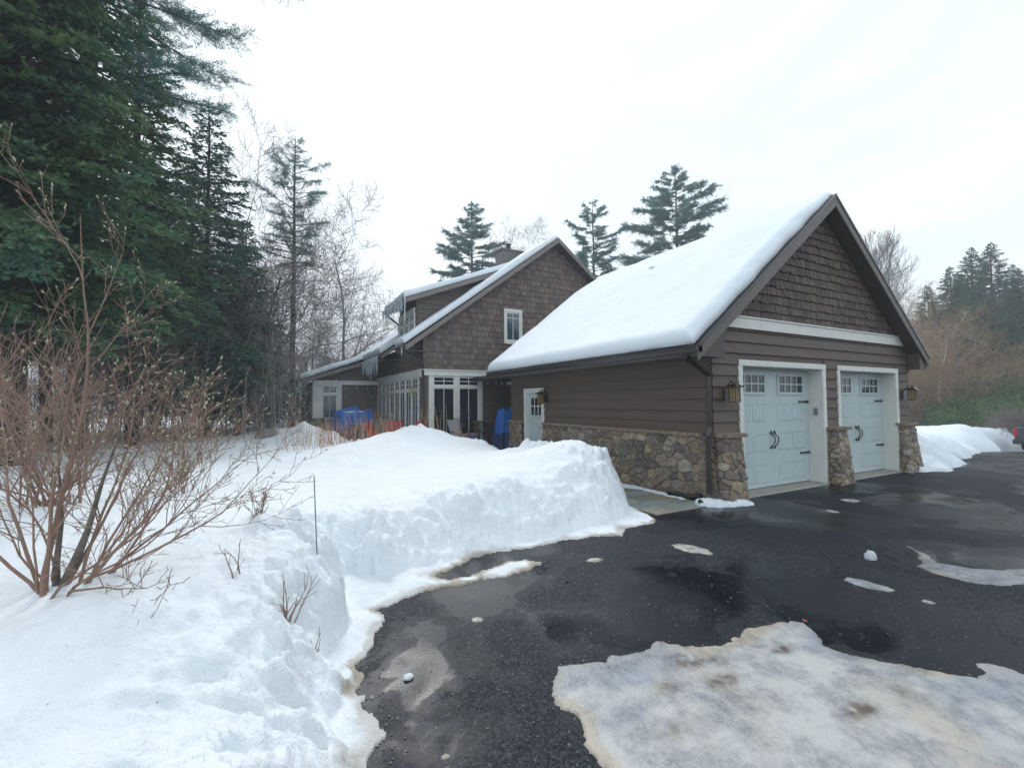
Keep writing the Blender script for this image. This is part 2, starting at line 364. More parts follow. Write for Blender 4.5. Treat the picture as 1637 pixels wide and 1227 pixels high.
def snow_h(x, y):
    do = sdist(x, y, OUTER) + .05 * fbm(x, y, .22, 4, 5) + .035 * fbm(x, y, .06, 3, 15); di = sdist(x, y, INNER)
    di = di + .16 * fbm(x, y, .38, 4, 1) + .05 * np.abs(fbm(x, y, .13, 3, 9))
    near = np.exp(-(np.maximum(di, 0) / .75) ** 2)
    shelf = np.where(do > 0, .012 + .028 * sm(0, .35, do) + .008 * fbm(x, y, .1, 3, 4), -.03)
    far = sm(9, 12, y) + .45 * sm(4.6, 5.2, x) * (1 - sm(7, 8, y))
    w = .50 + .35 * sm(.6, 2.2, x) * (1 - sm(4.2, 5.2, x)) + far * .8
    t = target(x, y) + .075 * fbm(x, y, 1.5, 4, 2) + .085 * fbm(x, y, .36, 5, 6) * (near * .95 + .05) - .06 * np.abs(fbm(x, y, .7, 3, 36)) * near + .012 * fbm(x, y, .12, 3, 7) * (.2 + .8 * near)
    prof = np.clip(di / w, 0, 1); prof = 1 - (1 - prof) ** 2.1
    h = shelf + t * prof
    lump = np.clip(fbm(x, y, .42, 4, 12) - .06, 0, 1); h += .50 * lump * near * (prof > 0) * sm(0, .12, di)
    # broad troughs and lobes on the near bank
    nb = np.exp(-((x + .1) / .8) ** 2 - ((y - 2.3) / .9) ** 2); h -= .34 * nb * np.clip(fbm(x * .7 + y * .5, y, .9, 3, 21), 0, 1) * sm(0, .2, di)
    fg = sm(3.9, 2.6, y) * sm(0, .35, di) if False else (1 - sm(2.6, 4.2, y)) * sm(0, .35, di); h += fg * (.10 * fbm(x, y, .75, 3, 81) - .07 * np.abs(fbm(x, y, .55, 3, 82)) + .03 * fbm(x, y, .2, 4, 83))
    h -= .10 * (1 - np.abs(fbm(x, y * 1.3, .30, 3, 95)) * 3).clip(0, 1) * near * sm(.02, .2, di)
    blk = np.floor(fbm(x, y, .16, 2, 91) * 4) / 4; h += .035 * blk * near * sm(0, .1, di) * (1 - sm(.5, .9, di))
    pile = np.exp(-((x - 3.9) / .9) ** 2 - ((y - 12.1) / 1.2) ** 2) + np.exp(-((x - 1.4) / .8) ** 2 - ((y - 18) / 1.3) ** 2)
    h += .30 * pile * fbm(x, y, .45, 5, 14)
    h = np.where((y < 9) & (h > .98), .98 + .12 * np.tanh((h - .98) / .3), h)
    return np.where(do > 0, h, -.03), do, di
def snow_field():
    th = np.radians(np.concatenate([np.arange(-115, -24, .8), np.arange(-24, 52, .105), np.arange(52, 60, .8)]))
    rr = np.concatenate([.45 * 1.0068 ** np.arange(0, 640), np.array([36, 40, 46, 54])])
    A, Rr = np.meshgrid(th, rr); x = Rr * np.sin(A); y = Rr * np.cos(A)
    h, do, di = snow_h(x, y)
    n, m = x.shape
    idx = np.arange(n * m).reshape(n, m)
    Q = np.stack([idx[:-1, :-1], idx[1:, :-1], idx[1:, 1:], idx[:-1, 1:]], -1).reshape(-1, 4)
    hm = h.ravel(); keep = hm[Q].max(1) > 0; Q = Q[keep]
    V = np.stack([x.ravel(), y.ravel(), hm], 1)
    used = np.unique(Q); mp_ = np.full(n * m, -1); mp_[used] = np.arange(len(used)); Q = mp_[Q]; V = V[used]
    clean = np.array([.86, .915, .96]); dirty = np.array([.40, .35, .29]); grey = np.array([.66, .70, .74])
    dd = do.ravel()[used]; ii = di.ravel()[used]; X, Y = V[:, 0], V[:, 1]
    k = (1 - sm(.03, .13 + .10 * fbm(X, Y, .5, 2, 32), dd + .06 * fbm(X, Y, .12, 4, 31)))[:, None] * (.55 + .45 * sm(-.3, .3, fbm(X, Y, .35, 3, 34)))[:, None]
    s = (sm(.10, -.05, ii) if False else (1 - sm(-.12, .05, ii)))[:, None] * .45 * sm(-.2, .4, fbm(X, Y, .25, 4, 33))[:, None]
    c = clean * (1 - s) + grey * s; c = c * (1 - k) + dirty * k
    o = fastmesh('snow_ground', V, Q[:, ::-1], M['snow'], smooth=True, col=c)
    return tag(o, kind='structure')
snow_field()

def gridmesh(name, xs, ys, fz, m, col=None, smooth=True, mask=None):
    X, Y = np.meshgrid(xs, ys); Z = fz(X, Y); n, k = X.shape; idx = np.arange(n * k).reshape(n, k)
    Q = np.stack([idx[:-1, :-1], idx[:-1, 1:], idx[1:, 1:], idx[1:, :-1]], -1).reshape(-1, 4)
    if mask is not None:
        kk = mask(X, Y, Z).ravel(); Q = Q[kk[Q].any(1)]
    return fastmesh(name, np.stack([X.ravel(), Y.ravel(), Z.ravel()], 1), Q, m, smooth=smooth, col=None if col is None else col(X.ravel(), Y.ravel(), Z.ravel()))
def fall(x, y):                      # the drive drops away to the right of the garage
    s = x * .478 + y * .878
    q = np.maximum(0, s - 13.2); return -.125 * q * q / (q + 2.5) * (x > 13) * sm(13, 17, x)
def clampfall(x, y): return np.maximum(fall(x, y), -2.6)
dx = np.concatenate([np.arange(-4, 14, 1.), np.arange(14, 80, .8)]); dy = np.concatenate([np.arange(-25, 12, .8), np.arange(12, 31, 1.)])
o = gridmesh('driveway', dx, dy, lambda x, y: clampfall(x, y), M['asphalt'], mask=lambda X, Y, Z: (Y < 5.2) | (X > 13)); tag(o, kind='structure')
def gz(x, y):
    far = np.hypot(x, y)
    return np.minimum(-.08, fall(x, y) - .1) * (far < 60) - 2.7 * sm(50, 90, far)
gx = np.concatenate([-np.geomspace(500, 30, 12), np.arange(-28, 90, 4.), np.geomspace(95, 500, 12)])
o = gridmesh('ground', gx, gx, gz, M['hill']); tag(o, kind='structure')

# snow to the right of the garage
RBN = [(13.35, 5.1), (13.3, 4.72), (14.0, 4.55), (14.9, 4.62), (15.9, 4.85), (16.4, 5.3), (16.9, 6.0), (17.2, 8), (16.5, 12), (13.8, 12), (13.8, 5.3)]
RBF = [(15.8, 6.2), (16.8, 5.5), (17.6, 5.2), (20.6, 5.96), (27, 7.1), (33, 8.9), (36, 9.1), (42, 8.9), (60, 9), (60, 34), (55, 60), (14, 60), (14, 7)]
def rb_near(x, y):
    d = sdist(x, y, RBN) + .22 * fbm(x, y, .6, 4, 41)
    pk = .32 + .62 * np.exp(-((x - 14.9) / 1.1) ** 2 - ((y - 6.0) / .95) ** 2) + .12 * fbm(x, y, .7, 4, 43)
    return np.where(d > 0, .02 + pk * (1 - (1 - np.clip(d / .8, 0, 1)) ** 2), -.05)
def rb_far(x, y):
    d = sdist(x, y, RBF) + .3 * fbm(x, y, 1.2, 4, 45)
    h = .62 + .22 * fbm(x, y, 2.0, 4, 46) + .75 * sm(18, 34, x) + .3 * np.exp(-((x - 16.5) / 2.5) ** 2 - ((y - 9) / 2.5) ** 2)
    return clampfall(x, y) + np.where(d > 0, .04 + h * (1 - (1 - np.clip(d / 1.3, 0, 1)) ** 2), -.3)
snc = lambda x, y, z: np.array([.80, .875, .93]) * np.ones((len(x), 1))
o = gridmesh('snow_bank', np.arange(13.2, 17.9, .045), np.arange(4.2, 12.3, .045), rb_near, M['snow'], snc, mask=lambda X, Y, Z: Z > 0)
tag(o, 'ploughed heap of snow beside the right-hand stone pillar of the garage', 'snow bank')
o = gridmesh('snow_bank', np.arange(14, 58, .16), np.arange(5, 40, .16), rb_far, M['snow'], snc, mask=lambda X, Y, Z: Z > clampfall(X, Y) - .05)
tag(o, 'long low snow bank along the far edge of the drive, left of the dark pickup', 'snow bank')

# ice sheets and crusts lying on the drive
def ice_sheet(name, label, poly, hgt, rim=.12, browns=(), res=.016, cat='ice patch', group=None, col=(.46, .465, .46), edge=(.42, .37, .30), rough=.05):
    P = np.array(poly); x0, y0 = P.min(0) - .08; x1, y1 = P.max(0) + .08
    X, Y = np.meshgrid(np.arange(x0, x1, res), np.arange(y0, y1, res))
    d = sdist(X, Y, poly) + rough * fbm(X, Y, .16, 4, 51) + rough * .4 * fbm(X, Y, .05, 2, 52)
    Z = .003 + hgt * (1 - (1 - np.clip(d / .05, 0, 1)) ** 2) * (1 + .5 * fbm(X, Y, .3, 4, 53)); Z[d <= 0] = -.01
    n, k = X.shape; idx = np.arange(n * k).reshape(n, k)
    Q = np.stack([idx[:-1, :-1], idx[:-1, 1:], idx[1:, 1:], idx[1:, :-1]], -1).reshape(-1, 4); Q = Q[(d.ravel()[Q] > 0).any(1)]
    V = np.stack([X.ravel(), Y.ravel(), Z.ravel()], 1); used = np.unique(Q); mp_ = np.full(n * k, -1); mp_[used] = np.arange(len(used)); Q = mp_[Q]; V = V[used]
    dd = d.ravel()[used]; x, y = V[:, 0], V[:, 1]
    e = (1 - sm(rim * .3, rim, dd + rim * .8 * fbm(x, y, .25, 4, 55)))[:, None]
    c = np.array(col) * (1 - e) + np.array(edge) * e
    tn = sm(-.05, .4, fbm(x, y, .7, 5, 56))[:, None] * .7; c = c * (1 - tn) + np.array([.42, .38, .33]) * tn
    bl = sm(.05, .35, fbm(x * .6 + y * .5, y - x * .3, .5, 6, 57))[:, None] * .7; c = c * (1 - bl) + np.array([.24, .27, .32]) * bl
    for bx, by, br, bs in browns:
        q = np.exp(-(((x - bx) / br) ** 2 + ((y - by) / (br * .6)) ** 2)) * (.7 + .9 * fbm(x, y, .05, 3, 58)); q = np.clip(q * bs, 0, .9)[:, None]
        c = c * (1 - q) + np.array([.10, .068, .042]) * q
    o = fastmesh(name, V, Q, M['dirty_ice'], smooth=True, col=c); return tag(o, label, cat, group)
ICE1 = [(1.55, 2.4), (1.7, 2.48), (1.85, 2.43), (1.97, 2.36), (2.06, 2.41), (2.34, 2.36), (2.45, 2.39), (2.66, 2.21), (3.02, 2.14), (3.2, 2.21), (3.51, 2.16), (3.65, 2.07), (3.61, 1.96), (3.37, 1.81), (3.45, 1.66), (3.56, 1.47), (3.71, 1.29), (3.83, 1.14), (3.97, 1.14), (4.03, 1.25), (4.13, 1.15), (4.11, 1.02), (4.3, 0.82), (3.9, 0.31), (2.4, 0.2), (1.2, 0.9), (1.22, 1.3), (1.33, 1.49), (1.41, 1.72), (1.4, 1.89), (1.48, 2.03), (1.45, 2.21)]
ice_sheet('ice_patch', 'largest grey-white ice sheet spread over the asphalt in the foreground, with brown dirt spots', ICE1, .013, .14,
          [(2.44, 2.12, .13, 1.5), (2.45, 1.87, .10, 1.6), (2.87, 1.34, .09, 1.5), (3.09, 1.90, .07, 1.3), (2.6, 2.02, .08, 1.), (2.1, 1.98, .1, .7), (1.9, 1.7, .16, .6), (3.3, 1.3, .12, .5)], res=.012)
ICE2 = [(6.54, 2.49), (6.31, 2.33), (5.89, 2.15), (5.74, 1.97), (5.79, 1.71), (5.97, 1.53), (6.32, 1.45), (6.96, 1.54), (6.9, 1.6), (6.41, 1.71), (6.2, 1.9), (6.15, 2.12), (6.42, 2.31)]
ice_sheet('ice_patch', 'crescent-shaped tan ice crust at the right edge of the drive', ICE2, .012, .2)
def ell(cx, cy, a, b, rot=0, n=20, j=.18):
    return [(cx + (a * cos(t) * cos(rot) - b * sin(t) * sin(rot)) * (1 + j * random.uniform(-1, 1)), cy + (a * cos(t) * sin(rot) + b * sin(t) * cos(rot)) * (1 + j * random.uniform(-1, 1))) for t in [2 * pi * i / n for i in range(n)]]
for lab, args in (('oval ring of pale ice lying closest to the near garage corner', (4.34, 3.67, .12, .25, .25)), ('pointed oval of pale ice in the middle of the open drive', (4.89, 2.19, .09, .18, .2)),
                  ('small tan ice scrap in front of the long snow bank', (3.14, 3.93, .09, .05)), ('crumbly clump of frozen slush left of the big ice sheet', (1.49, 3.33, .045, .04)),
                  ('thin film of snow lying before the second garage door', (8.68, 4.09, .13, .12)), ('smallest sliver of snow before the first garage door', (7.62, 3.84, .07, .08)),
                  ('little ice scrap left of the crescent-shaped crust', (4.91, 1.76, .04, .045)), ('tiny ice crumb on the asphalt nearest the bottom edge of the picture', (.79, 2.14, .02, .016))):
    ice_sheet('ice_patch', lab, ell(*args), .010, .03, res=.008, rough=.02, col=(.55, .55, .55))
def lump(name, label, c, r, m, cat, sq=.6, seed=1, group=None):
    n, k = 12, 18; V = []
    for i in range(n + 1):
        for j in range(k):
            a = pi * i / n; b = 2 * pi * j / k; d = np.array([sin(a) * cos(b), sin(a) * sin(b), cos(a)])
            q = 1 + .35 * float(fbm(np.array(d[0] * 1.3 + d[2]), np.array(d[1] * 1.3 - d[2]), .8, 3, seed)); V.append(np.array(c) + d * q * np.array(r) * np.array([1, 1, sq]))
    fs = [(i * k + j, (i + 1) * k + j, (i + 1) * k + (j + 1) % k, i * k + (j + 1) % k) for i in range(n) for j in range(k)]
    col = np.tile([.80, .86, .9], (len(V), 1)); o = fastmesh(name, V, np.array(fs), m, smooth=True, col=col); return tag(o, label, cat, group)
lump('snow_clod', 'lone white snow clod on the dark asphalt left of the big ice sheet', (.80, 2.84, .01), (.032, .028, .03), M['snow'], 'snow clod', .6, 61)
lump('snow_clod', 'cone-shaped snow clod standing on the drive left of the ice crescent', (5.70, 2.51, .02), (.05, .05, .07), M['snow'], 'snow clod', 1, 62)
def leafy(label, x, y, s, rot, m=None):
    b = MB(); pts = [(-.5, 0), (-.2, .22), (.1, .3), (.3, .15), (.6, 0), (.3, -.18), (.05, -.28), (-.25, -.2)]
    P = [(x + s * (a * cos(rot) - c * sin(rot)), y + s * (a * sin(rot) + c * cos(rot)), .012 + .02 * s * abs(c) * 10 * s) for a, c in pts]
    b.prism(P, (0, 0, .003)); tag(b.build('dead_leaf', m or M['leaf']), label, 'leaf')
leafy('black curled leaf on the asphalt in front of the long snow bank', 2.53, 3.6, .06, .4, M['bark_dark'])
leafy('rust-coloured dead leaf at the top edge of the big ice sheet', 3.66, 2.06, .05, 1.1)

def grit():
    rs = np.random.RandomState(4); b = MB()
    for i in range(520):
        if i < 220: x, y = rs.uniform(.5, 4.2), rs.uniform(1.6, 4.6)
        else:
            t = rs.randint(0, 33); x, y = np.array(OUTER[t]) + rs.normal(0, .07, 2) + np.array([.06, -.05])
        q = rs.uniform(.003, .009); V = rs.normal(0, 1, (6, 3)); V /= np.linalg.norm(V, axis=1)[:, None]
        a = np.array([(1, 0, 0), (-1, 0, 0), (0, 1, 0), (0, -1, 0), (0, 0, .7), (0, 0, -.7)]) * rs.uniform(.6, 1.3, (6, 1)) * q + np.array([x, y, .004])
        b.add(a, [(0, 2, 4), (2, 1, 4), (1, 3, 4), (3, 0, 4), (2, 0, 5), (1, 2, 5), (3, 1, 5), (0, 3, 5)])
    tag(b.build('grit', M['rock']), 'grey grit and pebbles strewn over the near asphalt', 'grit', kind='stuff')
grit()
# ------------------------------------------------------------------ walkway beside the garage
b = MB(); rnd = random.Random(3)
y = 4.98
rows = [(.42, [.5, .35, .4]), (.30, [.3, .55, .4]), (.45, [.45, .3, .5]), (.32, [.6, .6]), (.45, [.4, .5, .35]), (.4, [.3, .4, .5]), (.45, [.6, .6]), (.35, [.35, .4, .5]), (.45, [.5, .7]), (.4, [.6, .6])]
for dep, ws in rows:
    x = 5.15; k = 1.25 / sum(ws)
    for w in ws:
        g = rnd.uniform(.75, 1.2); c = rnd.choice([(.26, .29, .26), (.31, .31, .26), (.33, .29, .23), (.23, .27, .27)])
        b.box((x + .012, y + .012, -.03), (x + w * k - .012, y + dep - .012, .018 + rnd.uniform(-.004, .004)), tuple(q * g for q in c)); x += w * k
    y += dep
tag(b.build('stone_walkway', M['paver'], bevel=.006), 'bluestone paver walkway running along the stone base of the garage', 'walkway')
b = MB(); b.box((5.13, 4.97, -.06), (6.42, 9.1, .004)); tag(b.build('walkway_bed', M['leaf_litter']), kind='structure')
o = gridmesh('garden_strip', np.arange(6.35, 6.72, .03), np.arange(5.3, 10.4, .03), lambda x, y: .012 + .025 * fbm(x, y, .08, 3, 71), M['leaf_litter']); tag(o, kind='structure')
o = gridmesh('patio', np.arange(.5, 9.6, .5), np.arange(9, 27, .5), lambda x, y: .012 + 0 * x, M['patio'], smooth=False, mask=lambda X, Y, Z: (X > 5.3) | (Y > 11)); tag(o, kind='structure')
b = MB()
for i in range(70):
    x, y = rnd.uniform(6.38, 6.62), rnd.uniform(5.45, 7.6); s = rnd.uniform(.012, .03); a = rnd.uniform(0, 6)
    P = [(x + s * cos(a + t) * q, y + s * sin(a + t), .035 + rnd.uniform(0, .012)) for t, q in ((0, 1), (1.6, .5), (3.1, 1), (4.7, .5))]
    b.add(P, [(0, 1, 2, 3)], (.3 * rnd.uniform(.6, 1.4), .17, .1))
tag(b.build('fallen_leaves', mat('fallen_leaf', (1, 1, 1), .8, .3, 20, attr=True)), 'brown fallen leaves scattered along the foot of the garage wall', 'leaves', kind='stuff')
def small_snow(label, poly, h, seed):
    P = np.array(poly); X = np.arange(P[:, 0].min() - .05, P[:, 0].max() + .05, .015); Y = np.arange(P[:, 1].min() - .05, P[:, 1].max() + .05, .015)
    o = gridmesh('snow_drift', X, Y, lambda x, y: np.where(sdist(x, y, poly) + .04 * fbm(x, y, .1, 3, seed) > 0, .022 + h * (1 - (1 - np.clip((sdist(x, y, poly) + .04 * fbm(x, y, .1, 3, seed)) / .12, 0, 1)) ** 2) * (1 + .5 * fbm(x, y, .12, 3, seed + 1)), -.01), M['snow'], snc, mask=lambda X, Y, Z: Z > 0)
    tag(o, label, 'snow')
small_snow('small heap of leftover snow at the foot of the near stone pillar', [(6.15, 5.05), (6.35, 4.86), (6.75, 4.72), (7.05, 4.68), (7.0, 4.85), (6.7, 4.95), (6.5, 5.2), (6.25, 5.25)], .07, 81)
small_snow('thin line of icy snow along the garden strip beside the walkway', [(6.28, 5.5), (6.36, 5.5), (6.5, 6.6), (6.4, 7.6), (6.1, 7.8), (6.05, 7.0), (6.3, 6.5)], .03, 83)
b = MB(); pp = [(6.5, 5.28, .10), (6.42, 5.4, .07), (6.38, 5.6, .055), (6.34, 5.85, .05)]
b.tube(pp, .045, 10); b.tube([(6.2, 5.05, .05), (6.36, 5.22, .06), (6.5, 5.3, .07)], .04, 10)
tag(b.build('drain_hose', M['black'], smooth=True), 'black drain hose lying at the foot of the downspout', 'hose')
# ------------------------------------------------------------------ garage
GX0, GX1, GY0, GY1, GXR = 6.65, 13.75, 5.15, 12.2, 10.12     # walls and ridge
EZ, RZ = 2.62, 5.86                                          # eave and ridge height of the roof top
G = thing('garage', 'brown two-door garage with stone base, shingled gable and snow-laden roof', 'garage', (GX0, GY0, 0))
def FX(y0, sgn=-1):   # wall facing -y:  (u, n, z) -> (u, y0 - n, z)
    return lambda P: np.stack([P[:, 0], y0 + sgn * P[:, 1], P[:, 2]], 1)
def FY(x0, sgn=-1):   # wall facing -x:  (u, n, z) -> (x0 - n, u, z)
    return lambda P: np.stack([x0 + sgn * P[:, 1], P[:, 0], P[:, 2]], 1)
def clap(b, F, u0, u1, z0, z1, exp=.2, holes=(), topf=None, col=None):
    """overlapping boards; holes: (u0,u1,z0,z1); topf(u)->max z"""
    z = z0
    while z < z1 - .005:
        zt = min(z + exp, z1); segs = [(u0, u1)]
        for (a, c, d, e) in holes:
            if d < zt - .02 and e > z + .02:
                ns = []
                for s in segs:
                    if c <= s[0] or a >= s[1]: ns.append(s)
                    else:
                        if a > s[0]: ns.append((s[0], a))
                        if c < s[1]: ns.append((c, s[1]))
                segs = ns
        for s0, s1 in segs:
            if topf is not None:           # clip to a sloping top
                us = np.linspace(s0, s1, 160); ok = us[topf(us) > z + .01]
                if len(ok) < 2: continue
                s0, s1 = ok[0], ok[-1]
            P = np.array([(s0, .040, z), (s1, .040, z), (s1, .006, zt), (s0, .006, zt), (s0, .0, z), (s1, 0, z)])
            b.add(F(P), [(0, 1, 2, 3), (4, 5, 1, 0)], col)
        z = zt
def shingles(b, F, u0, u1, z0, exp, lo, hi, holes=(), wavy=.012, seed=1, wr=(.10, .24)):
    """lo(u), hi(u): bounds of the area"""
    rn = random.Random(seed); k = 0; z = z0
    zmax = max(hi(np.linspace(u0, u1, 200)))
    while z < zmax:
        u = u0; ww = wavy if k % 2 == 0 else wavy * .3
        while u < u1:
            w = rn.uniform(*wr); un = min(u + w, u1); um = (u + un) / 2
            if hi(np.array([um]))[0] > z + .02 and not any(a < um < c and d < z + exp * .5 < e for a, c, d, e in holes):
                d = rn.uniform(-ww, ww); g = rn.uniform(.68, 1.25); h = rn.uniform(.95, 1.05)
                top = min(z + exp, hi(np.array([um]))[0] + .06); n0 = .034 + rn.uniform(-.005, .006)
                P = np.array([(u + .007, n0, z + d), (un - .007, n0, z + d + rn.uniform(-.006, .006)), (un - .007, .006, top), (u + .007, .006, top), (u + .004, 0, z + d), (un - .004, 0, z + d)])
                b.add(F(P), [(0, 1, 2, 3), (4, 5, 1, 0), (4, 0, 3), (1, 5, 2)], (g * h, g, g * (2 - h)))
            u = un
        z += exp; k += 1

slope = (RZ - EZ) / (GXR - 6.0)
def under(u): return RZ - .20 - slope * np.abs(u - GXR)
# wall core, then boards
b = MB()
D1, D2 = (7.31, 10.08), (10.53, 13.2)     # outer edges of the door casings
hw = .02
for (a, c) in ((GX0, D1[0] + .1), (D1[1] - .1, D2[0] + .1), (D2[1] - .1, GX1)): b.box((a, GY0, 0), (c, GY0 + .3, 2.32))
b.box((GX0, GY0 + .001, 2.32), (GX1, GY0 + .3, 2.75)); 
b.prism([(GX0, GY0 + .002, 2.75), (GX1, GY0 + .002, 2.75), (GX1, GY0 + .002, under(GX1)), (GXR, GY0 + .002, under(GXR)), (GX0, GY0 + .002, under(GX0))], (0, .28, 0))
b.box((GX0 + .001, GY0 + .3, 0), (GX0 + .2, 10.42, 2.66)); b.box((GX0 + .001, 11.38, 0), (GX0 + .2, GY1, 2.66)); b.box((GX0 + .001, 10.42, 2.0), (GX0 + .2, 11.38, 2.66))
b.box((GX1 - .2, GY0 + .3, 0), (GX1 - .001, GY1, 2.6)); b.box((GX0 + .2, GY1 - .2, 0), (GX1 - .2, GY1 - .001, 2.6))
b.prism([(GX0, GY1 - .2, 2.6), (GX1, GY1 - .2, 2.6), (GX1, GY1 - .2, under(GX1)), (GXR, GY1 - .2, under(GXR)), (GX0, GY1 - .2, under(GX0))], (0, .19, 0))
b.build('wall', M['siding'], G)
b = MB(); z0 = 1.13
clap(b, FX(GY0), GX0 - .03, GX1 + .03, z0, 2.98, .2, [(D1[0], D1[1], 0, 2.41), (D2[0], D2[1], 0, 2.41)])
clap(b, FY(GX0), GY0 - .03, GY1, z0, 2.62, .2, [(10.36, 11.42, 0, 2.06)])
clap(b, FX(GY1, 1), GX0, GX1, .2, 2.9, .2)
clap(b, FY(GX1, 1), GY0, GY1, z0, 2.6, .2)
b.build('lap_siding', M['siding'], G)
b = MB(); shingles(b, FX(GY0 - .004), GX0, GX1, 3.17, .165, None, under, wavy=.018, seed=4, wr=(.07, .2))
b.build('gable_shingles', M['shingle'], G)
b = MB(); b.box((GX0 + .36, GY0 - .055, 2.97), (GX1 - .14, GY0 - .002, 3.16)); b.box((GX0 + .33, GY0 - .075, 3.16), (GX1 - .11, GY0 - .002, 3.19)); b.build('trim_band', M['white'], G, bevel=.004)

# stone veneer: grid displaced by irregular cells
PAL = [(.27, .22, .17), (.32, .255, .18), (.24, .20, .17), (.37, .32, .25), (.22, .19, .175), (.30, .25, .20), (.28, .255, .22), (.35, .275, .19), (.20, .175, .16), (.33, .30, .26), (.29, .23, .18)]
def stone(name, parent, corners, du, seed, cell=.27, depth=.05, res=.012):
    """corners: four 3d points (u0z0,u1z0,u1z1,u0z1); outward normal by winding"""
    A, B, C_, D = [np.array(c, float) for c in corners]
    Lu = max(np.linalg.norm(B - A), np.linalg.norm(C_ - D)); Lv = np.linalg.norm(D - A)
    nu, nv = max(4, int(Lu / res)), max(4, int(Lv / res))
    s, t = np.meshgrid(np.linspace(0, 1, nu), np.linspace(0, 1, nv))
    P = (A * (1 - s[..., None]) + B * s[..., None]) * (1 - t[..., None]) + (D * (1 - s[..., None]) + C_ * s[..., None]) * t[..., None]
    rs = np.random.RandomState(seed); U = s * Lu; Vv = t * Lv
    # irregular seeds, thinned so that cell sizes vary
    pts = []
    for _ in range(2600):
        p = rs.rand(2) * [Lu + .2, Lv + .2] - .1; m_ = cell * rs.choice([.38, .6, .85, 1.15], p=[.3, .3, .25, .15])
        if all(math.hypot((p[0] - q[0]) * .85, (p[1] - q[1]) * 1.15) > .46 * (m_ + q[2]) for q in pts): pts.append((p[0], p[1], m_))
    wx = U + .016 * fbm(U, Vv, .10, 3, seed); wy = Vv + .016 * fbm(U, Vv, .10, 3, seed + 5)
    d1 = np.full(U.shape, 9.); d2 = np.full(U.shape, 9.); cid = np.zeros(U.shape, int); ci2 = np.zeros(U.shape, int)
    for i, (px, py, m_) in enumerate(pts):
        d = (wx - px) ** 2 * .8 + (wy - py) ** 2 * 1.35 - (m_ * .52) ** 2
        nw = d < d1; n2 = (~nw) & (d < d2)
        ci2 = np.where(nw, cid, np.where(n2, i, ci2)); d2 = np.where(nw, d1, np.where(n2, d, d2)); cid = np.where(nw, i, cid); d1 = np.where(nw, d, d1)
    PA = np.array(pts); e = (d2 - d1) / (2 * np.hypot(PA[cid, 0] - PA[ci2, 0], PA[cid, 1] - PA[ci2, 1]) + 1e-3)
    off = rs.rand(len(pts)) * .5 + .6; tilt = (rs.rand(len(pts), 2) - .5) * .12
    hgt = sm(.001, .014, e) * off[cid] + .34 * fbm(U, Vv, .06, 4, seed + 8) * sm(.0, .03, e)
    hgt = hgt * depth * .75 + 1.6 * sm(0, .03, e) * ((U - np.array(pts)[cid, 0]) * tilt[cid, 0] + (Vv - np.array(pts)[cid, 1]) * tilt[cid, 1])
    nrm = np.cross(B - A, D - A); nrm /= np.linalg.norm(nrm)
    edge = np.minimum(np.minimum(s, 1 - s) * Lu, np.minimum(t, 1 - t) * Lv)
    P = P + nrm * (hgt * 1.0)[..., None]
    pal = np.array(PAL)[rs.randint(0, len(PAL), len(pts))] * (rs.rand(len(pts), 1) * .45 + .72)
    m_ = sm(.001, .009, e)[..., None]; c = pal[cid] * (1 + .35 * fbm(U, Vv, .06, 4, seed + 11)[..., None]) * m_ + np.array([.125, .105, .085]) * (1 - m_)
    idx = np.arange(nu * nv).reshape(nv, nu)
    Q = np.stack([idx[:-1, :-1], idx[:-1, 1:], idx[1:, 1:], idx[1:, :-1]], -1).reshape(-1, 4)
    return P.reshape(-1, 3), Q, np.clip(c, 0, 1).reshape(-1, 3)
def stone_obj(name, parent, faces):
    V = []; Q = []; C_ = []; n = 0
    for v, q, c in faces: V.append(v); Q.append(q + n); C_.append(c); n += len(v)
    return fastmesh(name, np.vstack(V), np.vstack(Q), M['stone'], parent, True, np.vstack(C_), world=True)
sx = GX0 - .07
stone_obj('stone_base', G, [stone('', G, [(sx, 10.36, 0), (sx, 5.35, 0), (sx, 5.35, 1.09), (sx, 10.36, 1.09)], 0, 5)])
stone_obj('stone_base', G, [stone('', G, [(sx, 12.25, 0), (sx, 11.44, 0), (sx, 11.44, 1.09), (sx, 12.25, 1.09)], 0, 6), stone('', G, [(sx, 11.44, 0), (GX0, 11.44, 0), (GX0, 11.44, 1.09), (sx, 11.44, 1.09)], 0, 9)])
def capstone(pts, parent, z=1.09, h=.055, seed=1, name='stone_cap'):
    """rough-edged slab over rectangle (x0,y0,x1,y1)"""
    x0, y0, x1, y1 = pts; rn = random.Random(seed); ring = []
    def seg(a, c):
        n = max(2, int(math.dist(a, c) / .06))
        for i in range(n):
            t = i / n; ring.append((a[0] * (1 - t) + c[0] * t + rn.uniform(-.008, .008), a[1] * (1 - t) + c[1] * t + rn.uniform(-.008, .008)))
    seg((x0, y0), (x1, y0)); seg((x1, y0), (x1, y1)); seg((x1, y1), (x0, y1)); seg((x0, y1), (x0, y0))
    b = MB(); b.prism([(p[0], p[1], z + rn.uniform(-.006, .004)) for p in ring], (0, 0, h)); return b.build(name, M['cap'], parent)
capstone((sx - .07, 5.32, GX0 - .002, 10.36), G, seed=2); capstone((sx - .07, 11.42, GX0 - .002, 12.28), G, seed=3)
